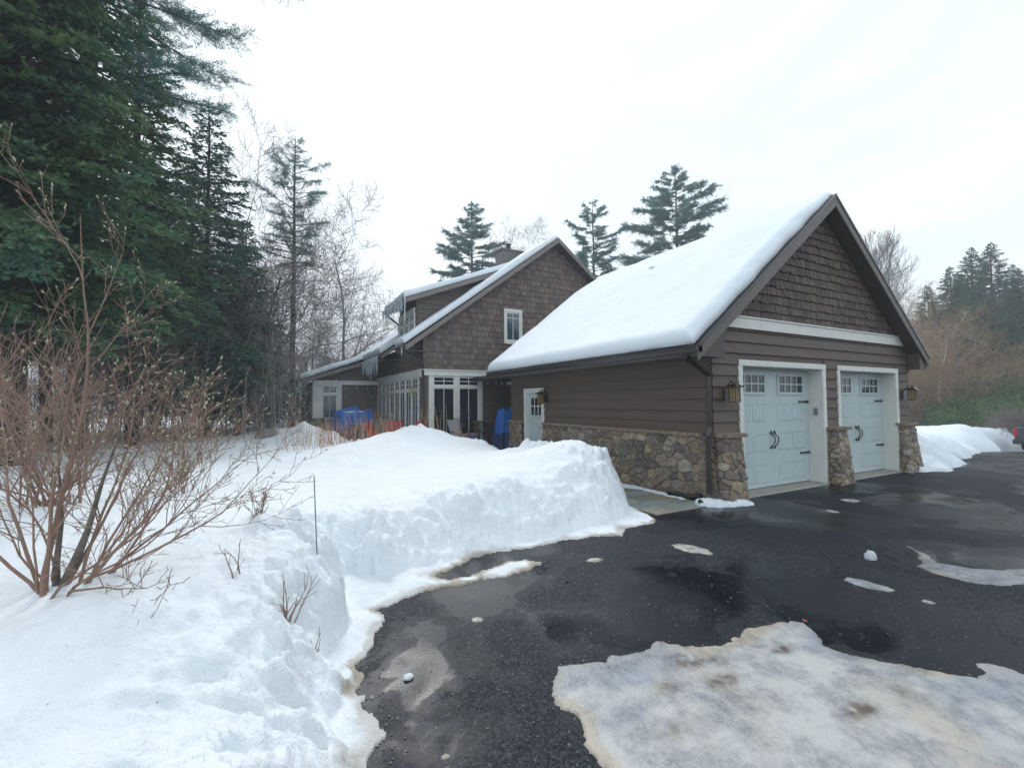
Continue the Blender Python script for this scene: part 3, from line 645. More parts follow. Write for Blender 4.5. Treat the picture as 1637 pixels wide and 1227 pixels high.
def pillar(cx0, cx1, tx0, tx1, yb, yt, seed, x_open_left=False, x_open_right=True):
    """battered stone pier: base x range, top x range, front y at base and at top"""
    T = 1.09; yB = GY0 - .005
    def ringp(x0, x1, yf, z):      # left side, front, right side with rounded corners, sampled along its length
        r_ = .05; P = [(x0, yB), (x0, yf + r_)] + [(x0 + r_ - r_ * cos(t), yf + r_ - r_ * sin(t)) for t in np.linspace(.2, 1.4, 5)] + [(x0 + r_, yf), (x1 - r_, yf)] + [(x1 - r_ + r_ * sin(t), yf + r_ - r_ * cos(t)) for t in np.linspace(.2, 1.4, 5)] + [(x1, yf + r_), (x1, yB)]
        P = np.array(P); L = np.append(0, np.cumsum(np.hypot(*np.diff(P, axis=0).T))); return P, L
    P0, L0 = ringp(cx0, cx1, yb, 0); P1, L1 = ringp(tx0, tx1, yt, T); Lm = L0[-1]
    v, q, c = stone('', G, [(0, 0, 0), (Lm, 0, 0), (Lm, 0, T + .02), (0, 0, T + .02)], 0, seed, .25, .05)
    u_ = np.clip(v[:, 0] / Lm, 0, 1); t_ = (v[:, 2] / (T + .02))[:, None]; dep = -v[:, 1]
    def at(P, L, u): return np.stack([np.interp(u * L[-1], L, P[:, 0]), np.interp(u * L[-1], L, P[:, 1])], 1)
    p_ = at(P0, L0, u_) * (1 - t_) + at(P1, L1, u_) * t_; e1 = at(P0, L0, np.clip(u_ + .02, 0, 1)) - at(P0, L0, np.clip(u_ - .02, 0, 1)); nrm = np.stack([e1[:, 1], -e1[:, 0]], 1); nrm /= np.linalg.norm(nrm, axis=1)[:, None] + 1e-9
    p_ = p_ + nrm * dep[:, None]; fcs = [(np.column_stack([p_, v[:, 2] - .02]), q, c)]
    o = stone_obj('stone_pillar', G, fcs)
    c = capstone((tx0 - .07, yt - .07, tx1 + .07, GY0 - .001), o, 1.085, .06, seed, 'stone_cap')
    return o
pillar(6.62, 7.13, 6.66, 7.07, 4.84, 4.93, 21); pillar(10.06, 10.62, 10.10, 10.53, 4.90, 4.98, 31); pillar(13.12, 13.80, 13.14, 13.64, 4.90, 5.0, 41)
stone_obj('stone_base', G, [stone('', G, [(sx, 5.40, 0), (sx, 5.02, 0), (sx, 5.06, 1.09), (sx, 5.40, 1.09)], 0, 15), ])

# garage doors
def garage_door(a, c):
    x0, x1 = a + .12, c - .12; yd = GY0 + .25; H0, H1 = .045, 2.36
    b = MB()
    b.box((a, GY0 - .045, 0.01), (a + .1, GY0 + .0, 2.41)); b.box((c - .1, GY0 - .045, .01), (c, GY0 + .0, 2.41)); b.box((a, GY0 - .05, 2.31), (c, GY0 - .0, 2.415))
    b.box((a + .085, GY0 - .04, .01), (a + .1 + .018, yd + .02, 2.33)); b.box((c - .1 - .018, GY0 - .04, .01), (c - .085, yd + .02, 2.33)); b.box((a + .1, GY0 - .03, 2.305), (c - .1, yd + .05, 2.33))
    b.build('door_frame', M['white'], G, bevel=.004)
    W_ = x1 - x0; dm = MB(); Fd = FX(yd)
    dm.box((x0, -.05, H0), (x1, -.012, H1), F=Fd)
    # front skin with real grooves round each raised panel
    us = [0, .075, .235, .262, .425, .575, .738, .765, .925, 1]; us = [x0 + W_ * q for q in us]; g = .009
    zs = [H0, .13, .455, .72, 1.04, 1.29, 1.61, H1]
    pan = [(us[1], us[2]), (us[3], us[4]), (us[5], us[6]), (us[7], us[8])]
    uc = [x0]; 
    for p in pan: uc += [p[0], p[0] + g * .6, p[1] - g * .6, p[1]]
    uc.append(x1)
    zc = [H0]
    for z_ in zs[1:7]: zc += [z_ - g, z_ + g]
    zc += [1.79, 1.795, H1]
    for i in range(len(uc) - 1):
        for j in range(len(zc) - 1):
            ua, ub, za, zb = uc[i], uc[i + 1], zc[j], zc[j + 1]; um, zm = (ua + ub) / 2, (za + zb) / 2
            inp = any(p[0] < um < p[1] for p in pan); groove = any(abs(zm - q) < g * .9 for q in zs[1:7])
            side = any(p[0] < um < p[0] + g * .6 or p[1] - g * .6 < um < p[1] for p in pan) and any(lo < zm < hi for lo, hi in ((.13, .455), (.72, 1.04), (1.29, 1.61)))
            if (groove and inp) or (j == len(zc) - 3 and False): continue
            win = any(wa < um < wb and 1.83 < zm < 2.2 for wa, wb in ((us[1], us[4]), (us[5], us[8])))
            raised = inp and any(lo < zm < hi for lo, hi in ((.13, .455), (.72, 1.04), (1.29, 1.61)))
            dm.box((ua, -.012, za), (ub, .004 if (raised and not side) else (-.004 if side else 0.0), zb), F=Fd)
    # vertical bead lines in the raised panels
    for p in pan:
        for lo, hi in ((.13, .455), (.72, 1.04), (1.29, 1.61)):
            for q in np.linspace(p[0], p[1], 5)[1:-1]: dm.box((q - .004, .004, lo + .03), (q + .004, .0065, hi - .03), F=Fd)
    door = dm.build('garage_door', M['door'], G)
    for (wa, wb) in ((us[1], us[4]), (us[5], us[8])):
        wf = MB(); z0_, z1_ = 1.85, 2.17
        wf.box((wa, 0.0, z0_ - .05), (wb, .022, z0_), F=Fd); wf.box((wa, 0.0, z1_), (wb, .022, z1_ + .04), F=Fd); wf.box((wa, 0, z0_), (wa + .05, .022, z1_), F=Fd); wf.box((wb - .05, 0, z0_), (wb, .022, z1_), F=Fd)
        for k in range(1, 4): q = wa + .05 + (wb - wa - .1) * k / 4; wf.box((q - .013, .003, z0_), (q + .013, .020, z1_), F=Fd)
        wf.box((wa + .05, .004, (z0_ + z1_) / 2 - .012), (wb - .05, .019, (z0_ + z1_) / 2 + .012), F=Fd)
        w = wf.build('window_frame', M['white'] if False else M['door'], door)
        pb = MB(); pb.box((wa + .03, .001, z0_ - .01), (wb - .03, .007, z1_ + .01), F=Fd); pb.build('window_pane', M['glass'], door)
    xm = (x0 + x1) / 2
    for s in (-1, 1):
        hb = MB(); X = xm + s * .055 - .01
        pth = [(X, yd - .02, 1.08), (X, yd - .03, 1.03), (X + .035, yd - .075, .98), (X + .03, yd - .075, .90), (X - .005, yd - .06, .84), (X, yd - .02, .80)]
        hb.tube(pth, [.010, .012, .011, .011, .010, .012], 8); hb.lathe([(.002, 0), (.026, .02), (.012, .05), (.001, .085)], (X, yd - .018, 1.04), 8); hb.lathe([(.002, -.05), (.02, -.02), (.014, .0), (.002, .01)], (X, yd - .018, .80), 8)
        hb.build('door_handle', M['black'], door, smooth=True)
    for zz in (1.66, .62):
        hb = MB(); hb.prism([(x1 - .01, yd - .012, zz - .028), (x1 - .01, yd - .012, zz + .028), (x1 - .30, yd - .012, zz + .013), (x1 - .34, yd - .012, zz + .028), (x1 - .37, yd - .012, zz), (x1 - .34, yd - .012, zz - .028), (x1 - .30, yd - .012, zz - .013)], (0, .006, 0))
        hb.build('strap_hinge', M['black'], door)
    return door
garage_door(*D1); garage_door(*D2)
b = MB()
for a, c in (D1, D2): b.prism([(a + .1, GY0 - .10, .002), (a + .1, GY0 + .6, .002), (a + .1, GY0 + .6, .035), (a + .1, GY0 - .06, .024)], (c - a - .2, 0, 0))
b.build('door_sill', M['concrete'], G)
b = MB(); b.box((D1[1] - .135, GY0 + .07, 1.38), (D1[1] - .118, GY0 + .15, 1.53)); b.build('keypad', M['grey_plastic'], G, bevel=.005)

# side door in the left wall
Fs = FY(GX0)
b = MB(); b.box((10.36, -.12, .05), (10.48, .05, 2.06), F=Fs); b.box((11.30, -.12, .05), (11.42, .05, 2.06), F=Fs); b.box((10.36, -.12, 1.95), (11.42, .055, 2.07), F=Fs); b.build('door_frame', M['white'], G, bevel=.004)
b = MB(); u0, u1 = 10.48, 11.30; b.box((u0, -.10, .06), (u1, -.062, 1.95), F=Fs)
b.box((u0, -.062, .06), (u0 + .12, -.05, 1.95), F=Fs); b.box((u1 - .12, -.062, .06), (u1, -.05, 1.95), F=Fs); b.box((u0 + .12, -.062, 1.80), (u1 - .12, -.05, 1.95), F=Fs); b.box((u0 + .12, -.062, 1.16), (u1 - .12, -.05, 1.32), F=Fs); b.box((u0 + .12, -.062, .06), (u1 - .12, -.05, .30), F=Fs); b.box(((u0 + u1) / 2 - .05, -.062, .30), ((u0 + u1) / 2 + .05, -.05, 1.16), F=Fs)
b.box((u0 + .08, -.05, 1.27), (u1 - .08, -.022, 1.30), F=Fs)
for k in range(4): q = u0 + .16 + k * .16; b.box((q, -.05, 1.23), (q + .04, -.03, 1.27), F=Fs)
sdoor = b.build('side_door', M['door'], G)
b = MB(); wa, wb, z0_, z1_ = u0 + .12, u1 - .12, 1.34, 1.80; b.box((wa, -.07, z0_ - .02), (wb, -.056, z1_), F=Fs); b.build('window_pane', M['glass'], sdoor)
b = MB()
for k in (1, 2): q = wa + (wb - wa) * k / 3; b.box((q - .012, -.056, z0_), (q + .012, -.046, z1_), F=Fs)
b.box((wa, -.055, (z0_ + z1_) / 2 - .012), (wb, -.045, (z0_ + z1_) / 2 + .012), F=Fs); b.build('window_frame', M['white'], sdoor)
b = MB(); b.tube([(GX0 + .03, u0 + .07, 1.0), (GX0 - .01, u0 + .07, 1.0), (GX0 - .012, u0 + .16, 1.0)], .011, 8); b.build('door_handle', M['black'], sdoor)

# roof of the garage
def slab(b, xa, za, xb, zb, y0, y1, t=.16):
    L = math.hypot(xb - xa, zb - za); nx, nz = -(zb - za) / L * t, (xb - xa) / L * t
    if nz < 0: nx, nz = -nx, -nz
    b.prism([(xa, y0, za), (xb, y0, zb), (xb - nx, y0, zb - nz), (xa - nx, y0, za - nz)], (0, y1 - y0, 0))
RY0, RY1 = 4.85, 12.4
b = MB(); slab(b, 6.0, EZ, GXR, RZ, RY0, RY1, .15); b.build('roof', M['roof'], G)
b = MB(); slab(b, GXR, RZ, 14.05, RZ - slope * (14.05 - GXR), RY0, RY1, .15); b.build('roof', M['roof'], G)
b = MB(); e = .03
for y_ in (RY0 - .02, ):
    for xa, xb in ((6.0 - .05, GXR), (GXR, 14.1)):
        za = RZ - slope * abs(xa - GXR); zb = RZ - slope * abs(xb - GXR)
        b.prism([(xa, y_, za - .035), (xb, y_, zb - .035), (xb, y_, zb - .25), (xa, y_, za - .25)], (0, .03, 0))
b.build('rake_board', M['fascia'], G)
b = MB()
for xa, xb in ((6.0 - .06, GXR), (GXR, 14.12)):
    za = RZ - slope * abs(xa - GXR); zb = RZ - slope * abs(xb - GXR)
    b.prism([(xa, RY0 - .035, za + .006), (xb, RY0 - .035, zb + .006), (xb, RY0 - .035, zb - .05), (xa, RY0 - .035, za - .05)], (0, .03, 0))
b.build('drip_edge', M['gutter'], G)
b = MB()   # soffits and eave returns
slab(b, 6.05, EZ - .17, GXR, RZ - .2, RY0 + .012, GY0 - .04, .02); slab(b, GXR, RZ - .2, 14.0, RZ - .2 - slope * (14.0 - GXR), RY0 + .012, GY0 - .04, .02)
b.box((6.06, GY0 - .04, 2.41), (GX0 - .03, RY1 - .05, 2.43)); b.box((GX1 + .03, GY0 - .04, 2.41), (14.0, RY1 - .05, 2.43))
b.prism([(6.06, RY0 + .02, 2.40), (6.62, RY0 + .02, 2.40), (6.62, RY0 + .02, 2.95), (6.06, RY0 + .02, 2.52)], (0, .25, 0)); b.prism([(13.7, RY0 + .02, 2.40), (14.0, RY0 + .02, 2.40), (14.0, RY0 + .02, 2.50), (13.7, RY0 + .02, 2.80)], (0, .25, 0))
b.build('soffit', M['trim_brown'], G)
for xf in (6.03, 14.0): b = MB(); b.box((xf, RY0, 2.42), (xf + .03, RY1, 2.60)); b.build('fascia', M['fascia'], G)
b = MB(); pr = [(6.03, 2.58), (5.90, 2.58), (5.885, 2.52), (5.93, 2.46), (6.03, 2.455)]
b.prism([(p[0], RY0 - .02, p[1]) for p in pr], (0, RY1 - RY0 + .06, 0)); b.build('gutter', M['gutter'], G)
def downspout(parent, pts, w=.038):
    b = MB(); b.tube(pts, w, 4); return b.build('downspout', M['gutter'], parent)
downspout(G, [(5.96, 5.12, 2.47), (5.98, 5.12, 2.40), (6.50, 5.14, 2.16), (6.56, 5.14, 2.10), (6.56, 5.14, 1.25), (6.47, 5.12, 1.12), (6.47, 5.12, .16), (6.45, 5.12, .10)], .05)

# roof snow: sheet following a slope, rounded at its rim
def snow_sheet(name, label, p0, p1, y0, y1, T, edge=.3, res=.06, seed=1, holes=(), amp=.05, thinf=None, wob=.04, group=None):
    """slope line p0 (x,z) low -> p1 (x,z) high"""
    p0 = np.array(p0); p1 = np.array(p1); L = np.linalg.norm(p1 - p0); d = (p1 - p0) / L; n = np.array([-d[1], d[0]]); n = n if n[1] > 0 else -n
    us = np.concatenate([np.linspace(0, .3, 9)[:-1], np.arange(.3, L - .2, res), np.linspace(L - .2, L, 5)]); vs = np.concatenate([np.linspace(y0, y0 + .3, 10)[:-1], np.arange(y0 + .3, y1 - .3, res), np.linspace(y1 - .3, y1, 10)])
    U, V_ = np.meshgrid(us, vs); Y = V_ + wob * fbm(U, V_, .5, 3, seed) * (np.minimum(V_ - y0, y1 - V_) < .31)
    e = np.minimum(np.minimum(U, 1e9), np.minimum(V_ - y0, y1 - V_))
    q = np.clip(e / edge, 0, 1); prof = np.sqrt(np.clip(1 - (1 - q) ** 2, 0, 1))
    th = T * (thinf(U / L, V_) if thinf else 1) + amp * fbm(U, V_, 1.1, 4, seed + 2) + .012 * fbm(U, V_, .25, 3, seed + 3)
    H = np.maximum(th, .02) * prof + .004
    X = p0[0] + d[0] * U + n[0] * H + (wob * fbm(V_, V_ * 0, .35, 4, seed + 4)) * (U < .02) * -1; Z = p0[1] + d[1] * U + n[1] * H
    nn, k = U.shape; idx = np.arange(nn * k).reshape(nn, k); Q = np.stack([idx[:-1, :-1], idx[:-1, 1:], idx[1:, 1:], idx[1:, :-1]], -1).reshape(-1, 4)
    if holes:
        cu = U.ravel()[Q].mean(1) * d[0] + p0[0]; cv = V_.ravel()[Q].mean(1); ok = np.ones(len(Q), bool)
        for hx0, hx1, hy0, hy1 in holes: ok &= ~((cu > hx0) & (cu < hx1) & (cv > hy0) & (cv < hy1))
        Q = Q[ok]
    o = fastmesh(name, np.stack([X.ravel(), Y.ravel(), Z.ravel()], 1), Q, M['roof_snow'], smooth=True); tag(o, label, 'snow', group)
    s_ = o.modifiers.new('solid', 'SOLIDIFY'); s_.thickness = .015; s_.offset = -1
    return o
snow_sheet('roof_snow', 'thick smooth blanket of snow covering the left slope of the garage roof', (5.93, EZ - .03), (GXR + .0, RZ + .01), RY0 + .05, RY1 - .02, .20, .24, .07, 91, amp=.022,
           thinf=lambda u, v: 1.0 - .45 * sm(.80, 1, u) + .15 * sm(.3, 0, u) if False else 1.05 - .55 * sm(.75, 1, u))

lump('snow_lump', 'small snow knob fallen onto the smooth snow of the garage roof', (8.9, 8.6, 5.18), (.09, .09, .05), M['roof_snow'], 'snow lump', .7, 88)
def lantern(parent, c, nx, ny):
    """wall lantern hanging from a curled bracket; c = centre of body, (nx, ny) points out of the wall"""
    x, y, z = c; b = MB()
    b.box((x - .105, y - .105, z + .115), (x + .105, y + .105, z + .13)); b.prism([(x - .105, y - .105, z + .13), (x + .105, y - .105, z + .13), (x + .105, y + .105, z + .13), (x - .105, y + .105, z + .13)], (0, 0, .006))
    b.add([(x - .10, y - .10, z + .136), (x + .10, y - .10, z + .136), (x + .10, y + .10, z + .136), (x - .10, y + .10, z + .136), (x, y, z + .19)], [(0, 1, 4), (1, 2, 4), (2, 3, 4), (3, 0, 4)])
    b.box((x - .065, y - .065, z - .135), (x + .065, y + .065, z - .12))
    for sx_ in (-1, 1):
        for sy in (-1, 1): b.box((x + sx_ * .058 - .007, y + sy * .058 - .007, z - .12), (x + sx_ * .058 + .007, y + sy * .058 + .007, z + .115))
        b.box((x + sx_ * .060 - .003, y - .004, z - .12), (x + sx_ * .060 + .003, y + .004, z + .115)); b.box((x - .004, y + sx_ * .060 - .003, z - .12), (x + .004, y + sx_ * .060 + .003, z + .115))
    ring = [(x + .05 * cos(t) * abs(nx or 1), y + .05 * cos(t) * abs(ny) * 0, z + .17 + .06 * sin(t)) for t in np.linspace(0, pi, 9)]; b.tube(ring, .006, 6)
    wx, wy = x - nx * .16, y - ny * .16
    b.tube([(x, y, z + .2), (x - nx * .05, y - ny * .05, z + .23), (wx, wy, z + .12), (wx, wy, z + .02)], .011, 6)
    b.box((wx - .05 * abs(ny) - .012, wy - .05 * abs(nx) - .012, z - .1), (wx + .05 * abs(ny) + .012, wy + .05 * abs(nx) + .012, z + .1))
    o = b.build('wall_lantern', M['gutter'], parent)
    g = MB(); g.box((x - .054, y - .054, z - .12), (x + .054, y + .054, z + .115)); g.build('lantern_glass', M['lamp_glass'], o); return o
lantern(G, (6.93, 4.93, 1.80), 0, -1); lantern(G, (13.42, 4.93, 1.80), 0, -1); lantern(G, (6.42, 10.22, 1.78), -1, 0)

# ------------------------------------------------------------------ house
HX0, HY0, HXR, HRZ = 5.07, 16.0, 10.77, 8.55
H = thing('house', 'two-storey brown shingled house with dormer, white-trimmed window walls and snowy roofs', 'house', (HX0, HY0, 0))
hs = (HRZ - 3.75) / (HXR - 4.34)
def hund(u): return HRZ - .24 - hs * np.abs(u - HXR)
b = MB()
b.prism([(HX0, HY0, 0), (16.4, HY0, 0), (16.4, HY0, hund(16.4)), (HXR, HY0, hund(HXR)), (HX0, HY0, hund(HX0))], (0, .25, 0))
b.box((HX0, HY0 + .25, 0), (HX0 + .2, 16.9, 3.9)); b.box((HX0, 16.9, 0), (HX0 + .2, 19.2, 5.62)); b.box((HX0, 19.2, 0), (HX0 + .2, 23.2, 3.9))
b.box((16.2, HY0 + .25, 0), (16.4, 27, 4)); b.box((HX0, 26.8, 0), (16.2, 27, 3.9))
dtop = lambda x: 5.60 + .39 * (x - 4.6) - .16
for y_ in (16.9, 19.0): b.prism([(HX0 + .001, y_ + .001, 3.9), (9.3, y_ + .001, dtop(9.3) - .02), (9.2, y_ + .001, dtop(9.2)), (HX0 + .001, y_ + .001, dtop(HX0))], (0, .198, 0))
b.prism([(2.07, 23.2, 0), (HX0, 23.2, 0), (HX0, 23.2, 3.75), (4.34, 23.2, 3.55), (2.07, 23.2, 2.78)], (0, .2, 0)); b.box((2.07, 23.4, 0), (2.27, 28, 2.75))
b.box((8.6, 12.2, 0), (8.8, 16, 2.6))
b.build('wall', M['siding_house'], H)
b = MB()
WB = [(5.25, 7.38, 0, 2.87)]
clap(b, FX(HY0), HX0 - .03, 12, .1, 2.68, .2, WB)
clap(b, FY(HX0), HY0 - .03, 23.2, .1, 3.95, .2, [(16.42, 23.2, 0, 2.88), (16.95, 19.15, 3.88, 5.3)], topf=None)
clap(b, FY(HX0), 16.87, 19.23, 3.9, 5.5, .2, [(16.95, 19.15, 3.88, 5.32)])
clap(b, FX(16.9), HX0, 9.0, 3.9, 7.2, .2, topf=lambda u: dtop(u))
clap(b, FX(23.2), 2.05, HX0, .1, 3.7, .2, [(2.1, 3.30, 0, 2.72)], topf=lambda u: np.minimum(2.75 + (u - 1.56) * .34, 3.7))
clap(b, FY(2.07), 23.2, 28, .1, 2.75, .2); clap(b, FX(12.199, 1), 8.6, 13, .1, 2.4)
b.build('lap_siding', M['siding_house'], H)
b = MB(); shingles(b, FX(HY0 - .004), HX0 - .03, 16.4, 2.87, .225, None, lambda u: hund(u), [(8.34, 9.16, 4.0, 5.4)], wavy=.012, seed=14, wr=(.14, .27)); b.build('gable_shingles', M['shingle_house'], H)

def window(parent, F, u0, u1, z0, z1, transom=None, cas=.0, nm=2, pane=None, topgrid=(2, 2), name='window', sash=.055):
    """sash window: rails, muntins, optional transom split at height transom"""
    b = MB(); n0, n1 = -.03, .03; pb = MB()
    def unit(a, c, d, e, nu, nv):
        b.box((a, n0, d), (a + sash, n1, e), F=F); b.box((c - sash, n0, d), (c, n1, e), F=F); b.box((a + sash, n0, d), (c - sash, n1 - .001, d + sash), F=F); b.box((a + sash, n0, e - sash), (c - sash, n1 - .001, e), F=F)
        for k in range(1, nu): q = a + (c - a) * k / nu; b.box((q - .012, .004, d + sash), (q + .012, .018, e - sash), F=F)
        for k in range(1, nv): q = d + (e - d) * k / nv; b.box((a + sash, .006, q - .012), (c - sash, .016, q + .012), F=F)
        pb.box((a + sash * .5, -.012, d + sash * .5), (c - sash * .5, .002, e - sash * .5), F=F)
    if transom:
        unit(u0, u1, transom + .02, z1, *topgrid); unit(u0, u1, z0, transom - .02, nm, 1); b.box((u0, n0, transom - .021), (u1, .05, transom + .021), F=F)
    else: unit(u0, u1, z0, z1, nm, 1)
    w = b.build(name, M['white'], parent); pb.build('pane', pane or M['glass'], w); return w
F1 = FX(HY0 - .03); F2 = FY(HX0 - .03); F3 = FX(23.17)
window(H, F1, 5.40, 6.26, .15, 2.66, 2.27); window(H, F1, 6.40, 7.24, .15, 2.66, 2.27)
b = MB()
b.box((5.03, .03, 2.67), (7.70, .075, 2.86), F=F1); b.box((5.0, .03, 2.86), (7.75, .11, 2.90), F=F1); b.box((5.25, -.03, .1), (5.40, .045, 2.67), F=F1); b.box((6.26, -.03, .1), (6.40, .045, 2.67), F=F1); b.box((7.24, -.03, .1), (7.39, .045, 2.67), F=F1)
b.build('window_trim', M['white'], H, bevel=.003)
ys = [16.45, 17.34, 18.21, 19.1, 19.96, 20.85, 21.6, 22.38, 23.14]
for i in range(8): window(H, F2, ys[i] + .05, ys[i + 1] - .05, .15, 2.62, 2.16, pane=M['glass_pale'])
b = MB()
for q in ys: b.box((q - .05, -.03, .1), (q + .05, .045, 2.63), F=F2)
b.box((16.03, .03, 2.66), (23.17, .075, 2.86), F=F2); b.box((16.03, -.03, 2.62), (23.17, .05, 2.67), F=F2); b.box((16.0, .03, 2.86), (23.17, .11, 2.90), F=F2)
b.build('window_trim', M['white'], H, bevel=.003)
b = MB(); b.box((19.96, .0, 1.10), (22.3, .04, 1.16), F=F2); b.build('door_rail', M['white'], H)
window(H, F3, 2.42, 3.10, .15, 2.52, 2.12, pane=M['glass_pale'])
b = MB(); b.box((2.04, .03, 2.57), (5.03, .075, 2.74), F=F3); b.box((2.04, .03, 2.74), (5.03, .10, 2.77), F=F3); b.box((2.07, -.03, .1), (2.42, .045, 2.57), F=F3); b.box((3.10, -.03, .1), (3.30, .045, 2.57), F=F3); b.box((2.42, -.03, 2.52), (3.10, .045, 2.575), F=F3); b.box((23.1, -.01, 0.9), (23.7, .05, 2.74), F=FY(2.06))
b.build('window_trim', M['white'], H, bevel=.003)
stone_obj('stone_base', H, [stone('', H, [(1.93, 23.02, 0), (2.50, 23.02, 0), (2.50, 23.04, 1.0), (1.93, 23.04, 1.0)], 0, 77, .2, .04, .03), stone('', H, [(1.93, 23.5, 0), (1.93, 23.02, 0), (1.93, 23.02, 1.0), (1.93, 23.5, 1.0)], 0, 78, .2, .04, .03)])
# gable window
w = window(H, FX(HY0 - .04), 8.42, 9.08, 4.12, 5.28, pane=M['glass_pale'], name='gable_window')
b = MB(); Fg = FX(HY0 - .04); zc = 5.28 - .24
b.box((8.475, .004, zc - .012), (9.025, .018, zc + .012), F=Fg); b.build('muntin', M['white'], w)
b = MB(); b.box((8.34, .0, 4.02), (8.42, .05, 5.30), F=Fg); b.box((9.08, .0, 4.02), (9.16, .05, 5.30), F=Fg); b.box((8.34, .0, 5.28), (9.16, .055, 5.40), F=Fg); b.box((8.42, .0, 4.0), (9.08, .055, 4.12), F=Fg); b.build('window_trim', M['white'], w)
# dormer windows in the wall below its eave
for i in range(3): window(H, F2, 17.06 + i * .70, 17.06 + i * .70 + .62, 4.02, 5.12, 4.80, pane=M['glass_pale'], name='dormer_window', sash=.05)
b = MB(); b.box((16.93, .0, 5.12), (19.2, .05, 5.32), F=F2); b.box((16.93, .0, 3.86), (19.2, .055, 4.02), F=F2)
for q in (16.93, 17.68, 18.38, 19.08): b.box((q, -.02, 4.02), (q + .13 if q != 17.68 and q != 18.38 else q + .08, .045, 5.12), F=F2)
b.build('window_trim', M['white'], H)

# house roofs
b = MB()
zl = lambda x: 3.75 + hs * (x - 4.34)
slab(b, 4.34, 3.75, HXR, HRZ, 15.6, 16.85, .16); slab(b, 9.0, zl(9.0), HXR, HRZ, 16.85, 19.25, .16); slab(b, 4.34, 3.75, HXR, HRZ, 19.25, 27.2, .16)
b.build('roof', M['roof'], H)
b = MB(); slab(b, HXR, HRZ, 17.2, HRZ - hs * (17.2 - HXR), 15.6, 27.2, .16); b.build('roof', M['roof'], H)
dz = lambda x: 5.60 + .39 * (x - 4.6)
b = MB(); slab(b, 4.6, dz(4.6), 9.25, dz(9.25), 16.5, 19.6, .12); b.build('dormer_roof', M['roof'], H)
wz = lambda x: 2.82 + .335 * (x - 1.56)
b = MB(); slab(b, 1.56, wz(1.56), 4.40, wz(4.40), 22.8, 28.2, .12); b.build('wing_roof', M['roof'], H)
b = MB()
def rake(b, xa, za, xb, zb, y_, h=.22, t=.035): b.prism([(xa, y_, za - .03), (xb, y_, zb - .03), (xb, y_, zb - h), (xa, y_, za - h)], (0, t, 0))
rake(b, 4.30, zl(4.30), HXR, HRZ, 15.57); rake(b, HXR, HRZ, 17.2, HRZ - hs * (17.2 - HXR), 15.57); rake(b, 4.56, dz(4.56), 9.2, dz(9.2), 16.47, .2); rake(b, 1.52, wz(1.52), 4.36, wz(4.36), 22.77, .2); rake(b, 4.34, zl(4.34), 5.4, zl(5.4), 19.22, .2)
b.box((4.31, 15.6, 3.52), (4.34, 16.85, 3.73)); b.box((4.31, 19.25, 3.52), (4.34, 23, 3.73)); b.box((4.565, 16.5, dz(4.6) - .2), (4.6, 19.6, dz(4.6) - .02)); b.box((1.53, 22.8, wz(1.56) - .2), (1.56, 28.2, wz(1.56) - .02))
b.build('rake_board', mat('taupe_rake_paint', (.20, .17, .16), .5, .12, 4), H)
b = MB(); slab(b, 4.36, 3.57, HXR, HRZ - .18, 15.62, 15.97, .02); slab(b, HXR, HRZ - .18, 17.1, HRZ - .18 - hs * (17.1 - HXR), 15.62, 15.97, .02); slab(b, 4.62, dz(4.6) - .14, 9.0, dz(9.0) - .14, 16.52, 19.5, .02); slab(b, 1.58, wz(1.58) - .14, 4.3, wz(4.3) - .14, 22.82, 23.17, .02)
b.box((4.36, 15.62, 3.5), (5.05, 16.84, 3.52)); b.box((4.36, 19.27, 3.5), (5.05, 23.1, 3.52)); b.build('soffit', M['trim_brown'], H)
b = MB(); 
for (xg, zg, ya, yb) in ((4.34, 3.72, 15.6, 16.85), (4.34, 3.72, 19.25, 22.8), (4.6, dz(4.6) - .02, 16.5, 19.6), (1.56, wz(1.56) - .02, 22.8, 28.2)):
    b = MB(); b.prism([(xg - .03, ya, zg), (xg - .15, ya, zg), (xg - .16, ya, zg - .06), (xg - .11, ya, zg - .11), (xg - .03, ya, zg - .115)], (0, yb - ya, 0)); b.build('gutter', M['gutter'], H)
downspout(H, [(4.25, 15.9, 3.62), (4.26, 15.92, 3.56), (4.95, 15.9, 3.14), (5.03, 15.9, 3.05), (5.03, 15.9, .1)], .045)
downspout(H, [(4.5, 19.45, 5.5), (4.5, 19.4, 5.42), (5.0, 19.25, 5.0), (5.02, 19.25, 4.9), (5.02, 19.25, 4.2)], .04)
# connecting roof between house and garage
b = MB(); b.box((7.0, 12.4, 2.50), (13, 15.95, 2.64)); b.build('porch_roof', M['roof'], H)
# chimney
b = MB(); b.box((9.75, 18.8, 7.6), (10.95, 19.5, 8.86)); b.box((9.70, 18.75, 8.86), (11.0, 19.55, 8.92)); ch = b.build('chimney', M['fascia'], H)
b = MB(); b.lathe([(.10, 0), (.10, .30), (.14, .31), (.14, .36), (.02, .42)], (10.25, 19.1, 8.9), 12); b.build('chimney_pipe', M['gutter'], ch)

